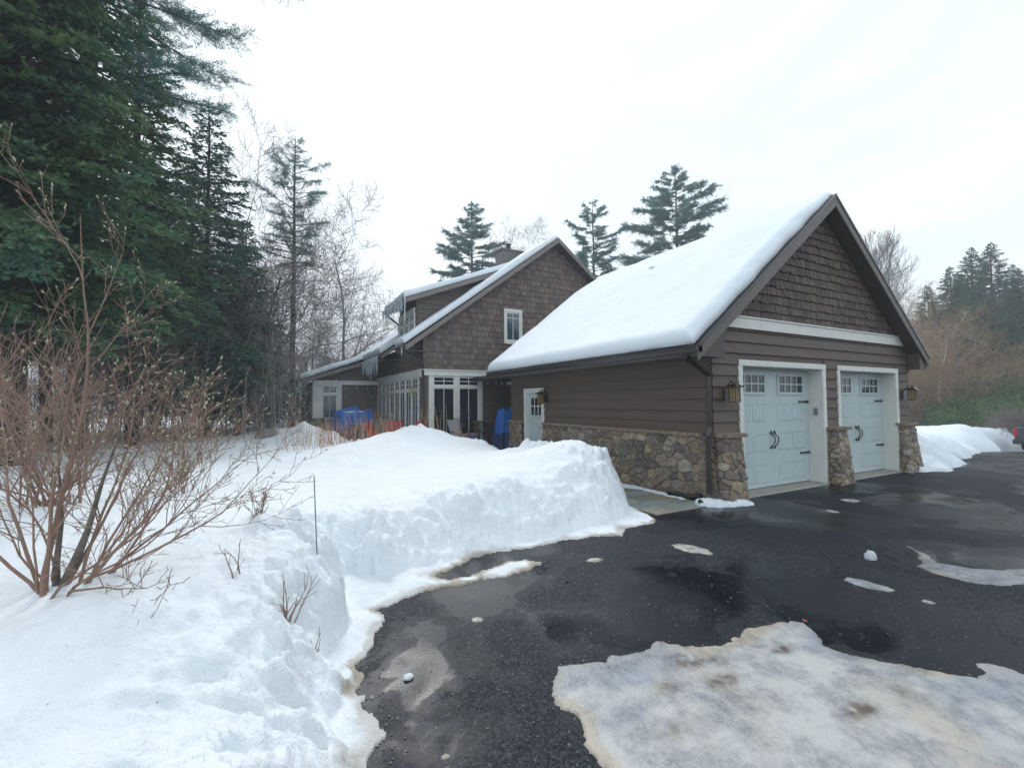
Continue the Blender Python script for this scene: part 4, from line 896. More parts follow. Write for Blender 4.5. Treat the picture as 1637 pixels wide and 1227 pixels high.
snow_sheet('roof_snow', 'snow strip along the front gable edge of the house roof, below the ridge', (4.27, 3.75 + .0), (HXR, HRZ), 15.62, 16.88, .20, .16, .06, 101, amp=.06)
snow_sheet('roof_snow', 'snow blanket over the rear half of the house roof, behind the dormer', (4.27, 3.75), (HXR, HRZ), 19.22, 27.1, .24, .18, .09, 111, amp=.05)
snow_sheet('roof_snow', 'narrow snow strip on the house roof just above the dormer', (8.7, zl(8.7)), (HXR, HRZ), 16.86, 19.24, .2, .02, .09, 115, amp=.03)
snow_sheet('roof_snow', 'snow slab on the dormer roof, icicles along its lower edge', (4.5, dz(4.5)), (9.3, dz(9.3)), 16.5, 19.6, .22, .16, .06, 121, amp=.05)
snow_sheet('roof_snow', 'snow slab sagging over the low left wing of the house', (1.45, wz(1.45)), (4.75, wz(4.75) + .12), 22.8, 28.1, .24, .18, .06, 131, amp=.05)

# icicles
def icicle(x, y, z, L, r, label, group):
    b = MB(); n = 6; k = random.uniform(-.02, .02)
    b.tube([(x + k * (i / n) ** 2, y, z - L * i / n) for i in range(n + 1)], [r * (1 - i / n) ** .8 * random.uniform(.8, 1.2) + .002 for i in range(n + 1)], 6)
    o = b.build('icicle', M['ice'], smooth=True); tag(o, label, 'icicle', group)
rn = random.Random(5)
for i in range(46):
    y = rn.uniform(16.5, 19.65); icicle(4.44, y, dz(4.6) - .04, rn.choice([.2, .3, .45, .6, .35]) * rn.uniform(.7, 1.3), rn.uniform(.02, .05), 'icicle hanging in the dense row along the dormer eave', 'icicles along the dormer eave')
icicle(4.50, 16.46, dz(4.6) - .02, 1.15, .04, 'longest icicle, hanging from the front corner of the dormer eave past the windows', None)
for i in range(44):
    y = rn.uniform(19.5, 22.9); icicle(4.18, y, 3.64, rn.choice([.3, .5, .7, .9]) * rn.uniform(.6, 1.15) * (1.0 if y < 22 else .7), rn.uniform(.02, .055), 'icicle hanging in the fringe from the main eave above the patio', 'icicles along the main eave')
icicle(1.45, 22.85, wz(1.45) - .02, 1.15, .05, 'long icicle at the outer left corner of the low wing', None)
icicle(1.42, 23.15, wz(1.45) - .02, .8, .04, 'second icicle from the left, behind the long one at the corner of the low wing', None)
icicle(4.20, 15.72, 3.62, .35, .04, 'short icicle dangling from the gutter end beneath the front gable', None)

# string lights
def string_lights(label, pts, bulbs):
    o = thing('string_lights', label, 'string lights', pts[0]); b = MB(); b.tube(pts, .008, 5); b.build('cable', M['gutter'], o)
    for p in bulbs:
        b = MB(); b.lathe([(.012, .05), (.016, .03), (.022, -.01), (.012, -.05), (.003, -.07)], p, 8); b.build('bulb', M['white'], o, smooth=True)
string_lights('string of small white bulbs between the house corner and the garage eave', [(7.35, 15.85, 2.4), (7.6, 15.6, 2.55), (7.2, 13.6, 2.42), (6.9, 12.8, 2.36), (6.62, 12.25, 2.36)], [(7.5, 15.7, 2.42), (7.45, 14.9, 2.40), (7.28, 14.1, 2.36), (7.08, 13.3, 2.31), (6.8, 12.6, 2.28)])
string_lights('string of small white bulbs under the band of the low left wing', [(3.3, 23.05, 2.50), (4.2, 23.05, 2.47), (5.0, 23.05, 2.5)], [(3.45, 23.03, 2.42), (3.95, 23.03, 2.42), (4.45, 23.03, 2.42), (4.85, 23.03, 2.43)])
b = MB(); b.box((4.62, 23.08, 1.85), (4.72, 23.16, 2.10)); b.build('wall_light', M['grey_plastic'], H, bevel=.01)
FEED = thing('bird_feeder', 'small yellowish feeder hanging at the near end of the window wall', 'bird feeder', (4.85, 16.75, 1.95))
b = MB(); b.lathe([(.09, 0), (.10, .03), (.07, .05), (.07, .25), (.11, .27), (.02, .36)], (4.85, 16.75, 1.93), 10); b.build('body', mat('yellowish_plastic', (.42, .40, .22), .6, .2, 9), FEED, smooth=False)
b = MB(); b.tube([(4.85, 16.75, 2.28), (4.85, 16.75, 2.5), (5.0, 16.75, 2.62)], .006, 5); b.build('hook', M['black'], FEED)

# ------------------------------------------------------------------ patio things
def tarp(name, label, x0, x1, y0, y1, h, m, seed, taper=.15, topvar=.12, cat='covered furniture', cuth=None):
    """draped cover: closed ring walls with folds, sagging top"""
    n = 72; rows = 14; ring = []
    for i in range(n):
        t = 2 * pi * i / n; cx, sy = cos(t), sin(t); k = 1 / max(abs(cx), abs(sy)) ** .8; ring.append((cx * k, sy * k))
    V = []; cxm, cym = (x0 + x1) / 2, (y0 + y1) / 2
    for j in range(rows + 1):
        v = j / rows
        for i, (a, c) in enumerate(ring):
            fold = 1 + .07 * (1 - v) * sin(i * 1.3 + 2 * v) + .05 * (1 - v * .5) * sin(i * .61 + seed)
            s = (1 - taper * v) * fold; z = h * v * (1 + topvar * fbm(np.array(a * 1.2), np.array(c * 1.2), .9, 3, seed)) if j else 0.02
            V.append((cxm + a * s * (x1 - x0) / 2, cym + c * s * (y1 - y0) / 2, float(z)))
    for q in (.75, .5, .25, .03):
        for i, (a, c) in enumerate(ring):
            s = (1 - taper) * q; V.append((cxm + a * s * (x1 - x0) / 2, cym + c * s * (y1 - y0) / 2, float(h * (1 + topvar * fbm(np.array(a * 1.2 * q), np.array(c * 1.2 * q), .9, 3, seed)) + .03 * (1 - q))))
    R_ = rows + 5; fs = [(j * n + i, j * n + (i + 1) % n, (j + 1) * n + (i + 1) % n, (j + 1) * n + i) for j in range(R_ - 1) for i in range(n)]
    t_ = thing(name, label, cat, (cxm, cym, 0)); V = np.array(V); F_ = np.array(fs)
    cz = cuth if cuth is not None else h * .42
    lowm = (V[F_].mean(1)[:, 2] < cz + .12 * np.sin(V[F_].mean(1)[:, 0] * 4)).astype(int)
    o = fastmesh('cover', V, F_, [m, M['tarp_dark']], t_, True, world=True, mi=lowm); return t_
# low wing table set under a blue tarp
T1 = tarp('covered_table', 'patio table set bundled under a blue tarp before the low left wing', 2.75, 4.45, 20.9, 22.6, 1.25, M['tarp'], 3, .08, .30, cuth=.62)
snow_cap = MB()
o = gridmesh('snow_drift', np.arange(3.0, 4.3, .05), np.arange(21.1, 22.4, .05), lambda x, y: 1.26 + .10 * np.sqrt(np.clip(1 - ((x - 3.6) / .62) ** 2 - ((y - 21.7) / .62) ** 2, 0, 1)) + .03 * fbm(x, y, .3, 3, 5), M['snow'], snc, mask=lambda x, y, z: ((x - 3.6) / .62) ** 2 + ((y - 21.7) / .62) ** 2 < 1)
tag(o, 'thin snow lying on top of the blue tarp over the patio table', 'snow')
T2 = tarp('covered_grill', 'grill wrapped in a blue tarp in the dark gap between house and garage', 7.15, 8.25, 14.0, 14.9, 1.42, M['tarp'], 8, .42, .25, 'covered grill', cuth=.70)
def chair_adirondack(label, x, y, rz, group):
    c = thing('adirondack_chair', label, 'chair', (0, 0, 0), 0, group)
    b = MB()
    for k in range(5): u = -.24 + k * .12; hh = 1.0 - .25 * abs(u) ** 1.5 * 4 * .5; b.prism([(u - .052, .28, .36), (u + .052, .28, .36), (u * 1.12 + .056, .52, hh), (u * 1.12 - .056, .52, hh)], (0, .02, .006))
    b.build('backrest', M['red'], c, world=False)
    b = MB()
    for k in range(5): b.box((-.27, -.28 + k * .115, .36 - k * .02), (.27, -.18 + k * .115, .38 - k * .02))
    b.build('seat', M['red'], c, world=False)
    for s in (-1, 1):
        b = MB(); b.box((s * .34 - .07, -.34, .55), (s * .34 + .07, .38, .572)); b.build('armrest', M['red'], c, world=False)
        b = MB(); b.box((s * .30 - .02, -.30, 0), (s * .30 + .02, -.20, .55)); b.build('leg', M['red'], c, world=False)
        b = MB(); b.prism([(s * .28 - .015, -.28, .34), (s * .28 - .015, .62, .0), (s * .28 - .015, .70, .0), (s * .28 - .015, .50, .20), (s * .28 - .015, -.20, .40)], (.03, 0, 0)); b.build('leg', M['red'], c, world=False)
    c.location = (x, y, .02); c.rotation_euler = (0, 0, rz); return c
ca = chair_adirondack('bright red adirondack chair facing the camera before the window wall', 4.38, 17.1, radians(-8), 'red adirondack chairs on the patio')
cb = copy_tree(ca); cb.location = (3.72, 16.6, .02); cb.rotation_euler = (0, 0, radians(55)); cb['label'] = 'red adirondack chair at the left, turned sideways and half hidden by canes and snow'
cc = copy_tree(ca); cc.location = (4.55, 16.0, .02); cc.rotation_euler = (0, 0, radians(-70)); cc['label'] = 'rightmost red adirondack chair, only its slanting back showing over the snow'
def patio_chair(label, x, y, rz, sling, back=True):
    c = thing('patio_chair', label, 'chair', (x, y, .02), rz); b = MB()
    for s in (-.27, .27):
        b.tube([(s, -.30, 0), (s, -.32, .62), (s, .1, .66), (s, .28, .62)], .016, 6); b.tube([(s, .38, 0), (s, .10, .42), (s, .36, 1.08)], .016, 6)
    b.tube([(-.27, .36, 1.08), (0, .38, 1.13), (.27, .36, 1.08)], .016, 6); b.tube([(-.27, -.25, .42), (.27, -.25, .42)], .014, 6); b.build('frame', M['black'], c, world=False)
    M0 = MB(); M0.box((-.25, -.25, .41), (.25, .12, .43)); M0.build('seat', sling, c, world=False)
    if not back: return c
    M1 = MB(); M1.prism([(-.25, .12, .43), (.25, .12, .43), (.25, .35, 1.06), (-.25, .35, 1.06)], (0, .015, 0)); M1.build('backrest', sling, c, world=False); return c
patio_chair('metal patio chair with pale sling back in front of the tall twin windows', 5.95, 14.75, radians(20), M['sling'])
patio_chair('low black metal chair beside the tall windows, right of the pale sling chair', 6.55, 14.3, radians(-75), M['grey_plastic'], False)
def pot(label, x, y, r, h, m):
    c = thing('flower_pot', label, 'flower pot', (x, y, .02)); b = MB(); b.lathe([(r * .7, 0), (r * .95, h * .85), (r * 1.08, h * .86), (r * 1.08, h), (r * .9, h), (r * .85, h * .9)], (x, y, .02), 18); b.build('pot', m, c, smooth=False)
    b = MB(); b.lathe([(r * .86, 0), (r * .3, .01)], (x, y, .02 + h * .9), 14); b.build('soil', M['bark_dark'], c)
pot('pinkish clay flower pot behind the snow pile, left of the grey one', 5.55, 13.4, .2, .68, M['terra']); pot('mauve-grey flower pot beside the pinkish one on the patio', 6.02, 13.8, .2, .66, mat('mauve_clay', (.22, .19, .24), .7, .2, 9))
b = MB(); b.box((6.9, 15.35, .95), (8.3, 15.8, .99)); b.box((6.95, 15.4, 0), (7.02, 15.47, .95)); b.box((8.18, 15.4, 0), (8.25, 15.47, .95)); b.box((6.95, 15.7, 0), (7.02, 15.77, .95)); b.box((8.18, 15.7, 0), (8.25, 15.77, .95))
TB = thing('side_table', 'reddish wooden table against the wall behind the covered grill', 'table', (7.6, 15.6, 0)); b.build('table', M['wood'], TB)
GT = thing('grey_bin', 'low grey box standing under the window of the left wing', 'storage box', (2.75, 22.6, 0))
b = MB(); b.box((2.45, 22.35, 0), (3.05, 22.85, .95)); b.build('body', M['grey_plastic'], GT, bevel=.02); b = MB(); b.box((2.42, 22.32, .95), (3.08, 22.88, 1.03)); b.build('lid', M['sling'], GT, bevel=.02)
lump('boulder', 'rounded grey boulder at the left end of the snow pile, before the forest', (.15, 18.6, .45), (.42, .36, .34), M['rock'], 'boulder', .9, 66)

# marker stakes
for lab, a, c in (('thin green marker stake upright in the open snow left of the long bank', (.40, 4.08, .45), (.37, 4.07, 1.11)), ('short green marker stake at the right end of the long snow bank', (5.27, 5.83, .6), (5.19, 5.87, 1.06)),
                  ('leaning marker stake in the snow heap right of the garage', (14.62, 5.5, .3), (14.78, 5.48, .95)), ('tilted marker stake farther right, in the long low snow bank', (17.3, 6.6, .3), (17.55, 6.6, .95))):
    b = MB(); b.tube([a, c], .0045 if c[0] < 1 else .008, 6); tag(b.build('marker_stake', M['stake']), lab, 'marker stake')

# pickup at the right edge
PK = thing('pickup_truck', 'dark navy pickup truck parked at the right edge, only its rear left corner showing', 'pickup truck', (34.75, 8.55, 0))
pz = float(max(fall(np.array(34.75), np.array(8.55)), -2.6)); PK.location.z = pz; PK.rotation_euler = (0, 0, radians(-100))
b = MB(); prof = [(0, .45), (0, 1.28), (2.0, 1.30), (2.05, 1.32), (2.35, 1.85), (3.6, 1.88), (4.2, 1.32), (5.4, 1.22), (5.5, .95), (5.5, .45)]
b.prism([(0, x, z) for x, z in prof], (1.95, 0, 0)); b.build('body', M['navy'], PK, world=False, bevel=.04)
b = MB(); b.box((.14, -.025, .72), (1.81, -.002, 1.24)); tg = b.build('tailgate', M['navy'], PK, world=False, bevel=.01)
b = MB(); b.box((.85, -.045, 1.08), (1.1, -.02, 1.14)); b.build('handle', M['black'], tg, world=False)
b = MB(); b.box((-.02, -.14, .42), (1.97, -.003, .66)); b.build('bumper', M['gutter'], PK, world=False, bevel=.03)
for xa in (-.012, 1.80): b = MB(); b.box((xa, -.03, .82), (xa + .162, .1, 1.24)); b.build('tail_light', M['lens'], PK, world=False, bevel=.015)
b = MB(); b.box((.1, 2.2, 1.38), (1.85, 2.23, 1.76)); b.build('rear_window', M['glass'], PK, world=False)
for xa in (-.02, 1.72):
    for yy in (1.0, 4.5):
        b = MB(); ax = np.array([(xa, yy, .38), (xa + .25, yy, .38)]); b.tube(ax, .38, 20); wh = b.build('wheel', M['tyre'], PK, world=False); b = MB(); b.tube([(xa - .012, yy, .38), (xa + .26, yy, .38)], .2, 14); b.build('rim', M['chrome'], wh, world=False)

# ------------------------------------------------------------------ vegetation
def quads(C_, D, L, Wd, rs):
    """rhombic leaf faces: centres, directions, length, width -> V, Q"""
    D = D / (np.linalg.norm(D, axis=1)[:, None] + 1e-9); r = rs.normal(size=D.shape); Sd = np.cross(D, r); Sd /= (np.linalg.norm(Sd, axis=1)[:, None] + 1e-9)
    L = np.broadcast_to(L, (len(C_),))[:, None]; Wd = np.broadcast_to(Wd, (len(C_),))[:, None]
    V = np.stack([C_ - D * L * .5, C_ + Sd * Wd * .5 - D * L * .05, C_ + D * L * .5, C_ - Sd * Wd * .5 - D * L * .05], 1).reshape(-1, 3)
    return V, np.arange(len(C_) * 4).reshape(-1, 4)
def conifer(H_, R_, base=.12, nb=150, seed=1, droop=.35, rise=.15, twig=.13, clump=.055, needle=(.13, .03), prof='cone', gap=.0, tr=.16, twl=.34, spread=.35, lean=0, density=1.0):
    """returns (trunk MB, V, Q) with root at origin"""
    rs = np.random.RandomState(seed); tb = MB()
    n = 14; tz = np.linspace(0, 1, n); wob = np.cumsum(rs.normal(0, .012 * H_ / 10, (n, 2)), 0)
    TP = np.stack([wob[:, 0] + lean * tz * H_, wob[:, 1], tz * H_], 1); tb.tube(TP, tr * (1 - tz) ** .8 + .012, 9)
    Cs = []; Ds = []; ang = rs.rand() * 6
    for i in range(nb):
        t = (i + rs.rand()) / nb; h = base + (1 - base) * t * .985
        if prof == 'cone': w = (1 - t) ** .8 * (1 if t > .12 else .55 + t * 3.7) + .04
        elif prof == 'pine': w = (.55 + .45 * sin(min(1, t * 1.5) * pi * .62)) * (1 - t ** 3.2) + .05
        else: w = sin(pi * min(1, .12 + t * .9)) ** .6
        if rs.rand() < gap: continue
        ang += 2.4 + rs.normal(0, .4); L = R_ * w * (rs.uniform(.62, 1.15) if prof != 'pine' else rs.choice([.45, .7, .95, 1.15]) * rs.uniform(.85, 1.1))
        if L < .15: L = .15
        o = np.array([cos(ang), sin(ang), 0]); p = np.array([-o[1], o[0], 0])
        j = h * (n - 1); j0 = int(j); P0 = TP[j0] * (1 - (j - j0)) + TP[min(n - 1, j0 + 1)] * (j - j0)
        dr = droop * rs.uniform(.7, 1.3) * (1 - .6 * t); ri = rise * rs.uniform(.5, 1.5) + .5 * t ** 2
        c = lambda s: P0 + o * (L * s)[..., None] + np.array([0, 0, 1.]) * (L * (ri * s - dr * s * s))[..., None] + p * (L * .08 * np.sin(s * 3 + ang))[..., None]
        ss = np.linspace(0, 1, 5); tb.tube(c(ss), np.maximum(.004, (tr * .22 * (1 - t) + .010) * (1 - ss) + .004), 4, cap=False)
        ns = max(3, int(L / twig * density)); s_ = rs.uniform(.14 if prof != 'pine' else .3, 1.0, ns) ** .8; side = rs.choice([-1, 1], ns)
        tl = (twl * L * (1.05 - s_) + .12 + .05 * L) * rs.uniform(.5, 1.15, ns)
        if prof == 'pine': tl = (.22 + .16 * L) * rs.uniform(.4, 1.1, ns)
        a = rs.uniform(.5, 1.15, ns); td = o * np.cos(a)[:, None] + p * (side * np.sin(a))[:, None] + np.array([0, 0, 1.]) * rs.normal(-.12 if prof != 'pine' else .18, .22, ns)[:, None]
        nc = np.maximum(2, (tl / clump).astype(int)); rep = np.repeat(np.arange(ns), nc); q = rs.rand(len(rep))
        base_p = c(s_)[rep]; cen = base_p + td[rep] * (tl[rep] * q)[:, None] - np.array([0, 0, 1.]) * (tl[rep] * q * q * .22)[:, None] + rs.normal(0, .018 + .02 * (prof == 'pine'), (len(rep), 3))
        dd = td[rep] + rs.normal(0, spread, (len(rep), 3)); Cs.append(cen); Ds.append(dd)
    Cc = np.vstack(Cs); Dd = np.vstack(Ds); sz = rs.uniform(.65, 1.35, len(Cc))
    V, Q = quads(Cc, Dd, needle[0] * sz, needle[1] * sz, rs); return tb, V, Q
def conifer_proto(name, label, cat, mats, group=None, **k):
    tb, V, Q = conifer(**k); t = thing(name, label, cat, group=group)
    tb.build('trunk', mats[0], t, smooth=True, world=False); fastmesh('crown', V, Q, mats[1], t); return t
def put(o, x, y, z, s=1, rz=0, label=None, sz=None):
    o.location = (x, y, z); o.scale = (s, s, sz or s); o.rotation_euler = (0, 0, rz)
    if label: o['label'] = label
    return o
def dup(o, *a, **k): return put(copy_tree(o), *a, **k)

def bare(H_, seed, levels=4, r0=.12, kids=(7, 6, 5, 4), spread=.75, up=.25, base=.25, twist=.16, minr=.003, lean=(0, 0)):
    rn = np.random.RandomState(seed); b = MB(); segs = []
    def grow(p, d, L, r, lev):
        n = 6 if lev < 2 else 4; pts = [p]; q = p.copy(); dd = d.copy()
        for i in range(n):
            dd = dd + rn.normal(0, twist, 3) + np.array([0, 0, up * (.25 if lev == 0 else .5)]) * .5; dd /= np.linalg.norm(dd); q = q + dd * L / n; pts.append(q)
        pts = np.array(pts); rad = r * (1 - np.linspace(0, 1, n + 1) * .75); b.tube(pts, np.maximum(rad, minr), 8 if lev == 0 else (5 if lev == 1 else 3), cap=False)
        if lev >= levels: return
        for k in range(kids[lev]):
            t = (base if lev == 0 else .18) + (1 - (base if lev == 0 else .18)) * (k + rn.rand()) / kids[lev]; t = min(t, .98)
            i = int(t * n); fr = t * n - i; pp = pts[i] * (1 - fr) + pts[min(n, i + 1)] * fr; dl = pts[min(n, i + 1)] - pts[i]; dl /= np.linalg.norm(dl) + 1e-9
            s = rn.normal(0, 1, 3); s -= dl * (s @ dl); s /= np.linalg.norm(s) + 1e-9; nd = dl * (1 - spread * .5) + s * spread; nd /= np.linalg.norm(nd)
            grow(pp, nd, L * (.62 - .25 * t + .1 * rn.rand()) * (1.0 if lev else .85), max(r * (1 - t * .7) * .5, minr), lev + 1)
    d0 = np.array([lean[0], lean[1], 1.]); grow(np.zeros(3), d0 / np.linalg.norm(d0), H_, r0, 0); return b
def bare_proto(name, label, cat, m, group=None, **k):
    b = bare(**k); t = tag(b.build(name, m, smooth=True), label, cat, group); return t

# --- big trees at the left edge of the wood
A1 = conifer_proto('hemlock_tree', 'tall dense dark hemlock with dark trunk behind the left bush', 'conifer', (M['bark_dark'], M['hemlock']), H_=17, R_=3.1, base=.16, nb=330, seed=3, twig=.05, clump=.040, needle=(.125, .05), tr=.24, droop=.45)
put(A1, -4.4, 12.6, .35)
A2 = dup(A1, -6.7, 11.6, .3, 1.05, 2.1, 'densest dark hemlock filling the left edge of the picture')
dup(A1, -5.5, 14.0, .3, 1.0, 5.2, 'dense dark hemlock standing between the big trunk and the left edge')
A2b = dup(A1, -7.8, 15.5, .3, 1.1, 4.0, 'hemlock in the second row at the far left edge')
A3 = conifer_proto('hemlock_tree', 'dark hemlock with bare lower trunk, right of the densest left ones', 'conifer', (M['bark_dark'], M['hemlock']), H_=14.0, R_=2.6, base=.26, nb=270, seed=8, twig=.06, clump=.045, needle=(.13, .046), tr=.17, droop=.40, gap=.12)
put(A3, -3.28, 16.6, .3, .97)
A4 = conifer_proto('hemlock_tree', 'slim open hemlock with pointed tip above the dark stand, left of the tall white pine', 'conifer', (M['bark_dark'], M['hemlock2']), H_=13.2, R_=3.0, base=.12, nb=270, seed=12, twig=.05, clump=.045, needle=(.14, .05), tr=.13, droop=.38, gap=.05)
put(A4, -2.0, 20.6, .2)
A5 = dup(A4, -.75, 22.6, .2, .72, 2.2, 'lower hemlock at the right flank of the dark stand')
A6 = conifer_proto('white_pine', 'huge white pine reaching out of the top of the frame with long plumed limbs', 'conifer', (M['bark'], M['pine']), H_=21, R_=4.0, base=.42, nb=110, seed=21, prof='pine', twig=.036, clump=.020, needle=(.14, .015), tr=.26, droop=.12, rise=.22, gap=.1, spread=.8)
put(A6, -4.35, 16.0, .3, .98, 1.4)
A7 = conifer_proto('white_pine', 'tall thin white pine with a small tufted crown above bare branches, left of the house', 'conifer', (M['bark_dark'], M['pine']), H_=16.2, R_=1.9, base=.56, nb=70, seed=27, prof='pine', twig=.04, clump=.024, needle=(.15, .018), tr=.17, droop=.1, rise=.3, gap=.12, spread=.8)
put(A7, 1.25, 26.5, -.3)
# dark second rows of the wood
back = [(-9.5, 19, 1.0, 'A1'), (-6.4, 21, 1.0, 'A3'), (-11, 24, 1.1, 'A1'), (-4.2, 24.5, .9, 'A4'), (-8.5, 28, 1.0, 'A3'), (-5.5, 29, .9, 'A1'), (-2.6, 28, .62, 'A4'), (-1.2, 31, .55, 'A3'), (.3, 29, .42, 'A4'), (-13.5, 17, 1.0, 'A3'), (-3.2, 34, .7, 'A1'), (.9, 33.5, .40, 'A3'), (2.2, 31.5, .36, 'A4'), (3.6, 33, .42, 'A4'), (-.9, 26, .45, 'A4'), (4.9, 36, .38, 'A3')]
for i, (x, y, s, k) in enumerate(back): 
    o = dup(globals()[k], x, y, 0, s, i * 1.7, 'evergreen standing deeper in the wood behind the front row'); o['group'] = 'evergreens deeper in the left wood'
# bare trees
B1 = bare_proto('bare_tree', 'bare grey tree forking widely between the white pine and the house', 'bare tree', M['bark_haze'], H_=10.5, seed=5, r0=.13, kids=(9, 7, 6, 4), base=.22, spread=.8, minr=.009)
put(B1, 4.2, 29.5, 0, .98, .5)
B2 = bare_proto('bare_tree', 'bare many-limbed tree crossing the trunk of the white pine', 'bare tree', M['bark_haze'], H_=10, seed=9, r0=.13, kids=(10, 7, 6, 4), base=.2, spread=.85, minr=.008)
put(B2, .3, 24.2, 0, 1.0, 0)
B3 = bare_proto('bare_tree', 'dark leaning trunk with mossy bark at the edge of the wood', 'bare tree', M['bark_dark'], H_=7.5, seed=15, r0=.13, kids=(6, 6, 5, 3), base=.35, lean=(.42, 0), minr=.006)
put(B3, -1.05, 20.3, .2, .92, .3)
for i, (x, y, s, k) in enumerate([(-2.2, 25, .8, B1), (.5, 27.5, .8, B2), (3.1, 30.5, .7, B2), (-1.9, 22.8, .65, B2), (-.1, 21.6, .55, B1), (6.6, 35, .6, B2), (-3.5, 21.5, .7, B2), (-.6, 19.6, .42, B1), (-4.2, 18.8, .45, B2)]):
    o = dup(k, x, y, 0, s, i * 2.3, 'bare grey-brown tree in the thicket at the edge of the wood'); o['group'] = 'bare trees in the thicket left of the house'
# thicket of thin trunks and twigs in the wood (nobody could count it)
def thicket(name, label, n, region, hz, seed, m, hgt=(1.2, 4.0), k=7, rad=.009):
    rs = np.random.RandomState(seed); b = MB()
    for i in range(n):
        x, y = region(rs); z = hz(x, y); h = rs.uniform(*hgt); le = rs.normal(0, .12, 2); top = np.array([x + le[0] * h, y + le[1] * h, z + h]); b.tube([(x, y, z), (x + le[0] * h * .4, y + le[1] * h * .4, z + h * .5), top], [rad * 1.4, rad, rad * .4], 3, cap=False)
        for j in range(k):
            t = rs.uniform(.15, .95); p = np.array([x + le[0] * h * t, y + le[1] * h * t, z + h * t]); d = rs.normal(0, 1, 3); d[2] = abs(d[2]) * .6 + .1; d /= np.linalg.norm(d); L = h * rs.uniform(.12, .38); q = p + d * L * .5; e = p + d * L + np.array([0, 0, L * .15])
            b.tube([p, q, e], [rad * .6, rad * .45, rad * .25], 3, cap=False)
            d2 = d + rs.normal(0, .6, 3); b.tube([q, q + d2 / np.linalg.norm(d2) * L * .45], [rad * .4, rad * .2], 3, cap=False)
    o = b.build(name, m); return tag(o, label, 'undergrowth', kind='stuff')
thicket('undergrowth', 'grey twiggy undergrowth along the foot of the left wood', 520, lambda rs: (rs.uniform(-10, 1.2), rs.uniform(18.2, 27)), lambda x, y: .1, 1, M['bark_haze'], (1.5, 5.5), 9)
thicket('undergrowth', 'pale twiggy thicket behind the low wing of the house', 130, lambda rs: (rs.uniform(0, 9), rs.uniform(28.6, 37)), lambda x, y: 0, 2, M['bark_haze'], (3, 8), 9, .013)

# --- pines behind the house
PINE = dict(prof='pine', twig=.040, clump=.038, needle=(.27, .034), spread=.8)
C1 = conifer_proto('white_pine', 'white pine with stacked feathery tiers behind the dormer', 'conifer', (M['bark'], M['pine']), H_=21.5, R_=3.4, base=.30, nb=190, seed=31, tr=.24, droop=.1, rise=.16, gap=.12, **PINE); put(C1, 17.84, 40.7, 0, 1.0, .4)
C2 = conifer_proto('white_pine', 'open ragged white pine rising just right of the house ridge', 'conifer', (M['bark'], M['pine']), H_=23.7, R_=4.3, base=.28, nb=150, seed=33, tr=.26, droop=.12, rise=.16, gap=.2, **PINE); put(C2, 31.5, 38.8, 0, 1.0, 0)
C3 = conifer_proto('white_pine', 'tallest white pine behind the garage roof', 'conifer', (M['bark'], M['pine']), H_=27.3, R_=5.4, base=.28, nb=200, seed=35, tr=.3, droop=.12, rise=.16, gap=.12, **PINE); put(C3, 39.3, 34.4, 0, 1.0, 1.0)
dup(C1, 43.6, 35.2, 0, 1.03, 2.2, 'lower white pine close against the right side of the tallest one')
dup(C1, 32.0, 42.0, 0, .86, 3.0, 'short pine low behind the house ridge, left of the tallest one')
B5 = bare_proto('bare_tree', 'pale bare tree fanning out behind the right rake of the garage', 'bare tree', M['bark_pale'], H_=17.5, seed=19, r0=.20, kids=(12, 8, 6, 5), base=.3, spread=.36, up=.6, minr=.014); put(B5, 67.5, 30.6, 1, .86, .2)
dup(B5, 72.0, 28.8, 1, .62, 2.4, 'second pale bare tree, lower down behind the right rake of the garage')
dup(B1, 20.0, 37, 5, .95, 1.2, 'faint bare crown showing above the chimney')

def pf(s, a): q = s / cos(a - yaw); return (q * sin(a), q * cos(a))
# --- wooded hillside on the right
def hillz(x, y):
    t = (x * .88 - y * .48)         # across the view
    s = x * .478 + y * .878
    return -2.2 + 9.5 * sm(25, 62, s) * sm(24, 60, t + (s - 30) * .3) + .5 * fbm(x, y, 9, 3, 3)
o = gridmesh('hillside', np.arange(26, 150, 2.), np.arange(-60, 75, 2.), lambda x, y: hillz(x, y), M['hill']); tag(o, kind='structure')
hp = lambda x, y: float(hillz(np.array(float(x)), np.array(float(y))))
D1_ = conifer_proto('spruce_tree', 'broad dark conifer with twin tops crowning the right hillside', 'conifer', (M['bark_dark'], M['spruce']), H_=17, R_=4.6, base=.06, nb=300, seed=41, twig=.075, clump=.07, needle=(.25, .085), tr=.25, droop=.28); _x, _y = pf(55, radians(75.3)); put(D1_, _x, _y, hp(_x, _y), 1.0, 0)
for i, (fs_, a_, tipz, lab) in enumerate([(54, 74.1, 20.2, 'left one of the twin tops of the big conifer clump on the hillside'), (52, 72.7, 17.3, 'pointed conifer on the hillside, second from the left'), (50, 71.2, 14.6, 'small pointed conifer at the left end of the hillside row'), (50, 76.9, 16.5, 'conifer cut by the right edge of the picture, halfway up the hillside'), (60, 73.4, 18.5, 'conifer peeping out behind the pointed ones on the hillside'), (62, 76.5, 20.5, 'conifer at the back of the hillside by the right edge'), (46, 75.2, 13.0, 'lower conifer standing in front of the twin-topped clump'), (44, 76.3, 10.5, 'low conifer beside the right edge of the picture, above the pickup'), (47, 74.3, 12.0, 'middle-height conifer left of the one before the twin tops'), (49, 72.2, 11.0, 'low conifer below the pointed ones on the hillside'), (45, 73.6, 9.5, 'shortest conifer low on the hillside')]):
    _x, _y = pf(fs_, radians(a_)); z_ = hp(_x, _y); dup(D1_, _x, _y, z_ - .3, (tipz - z_) / 17, i * 1.3 + .7, lab)
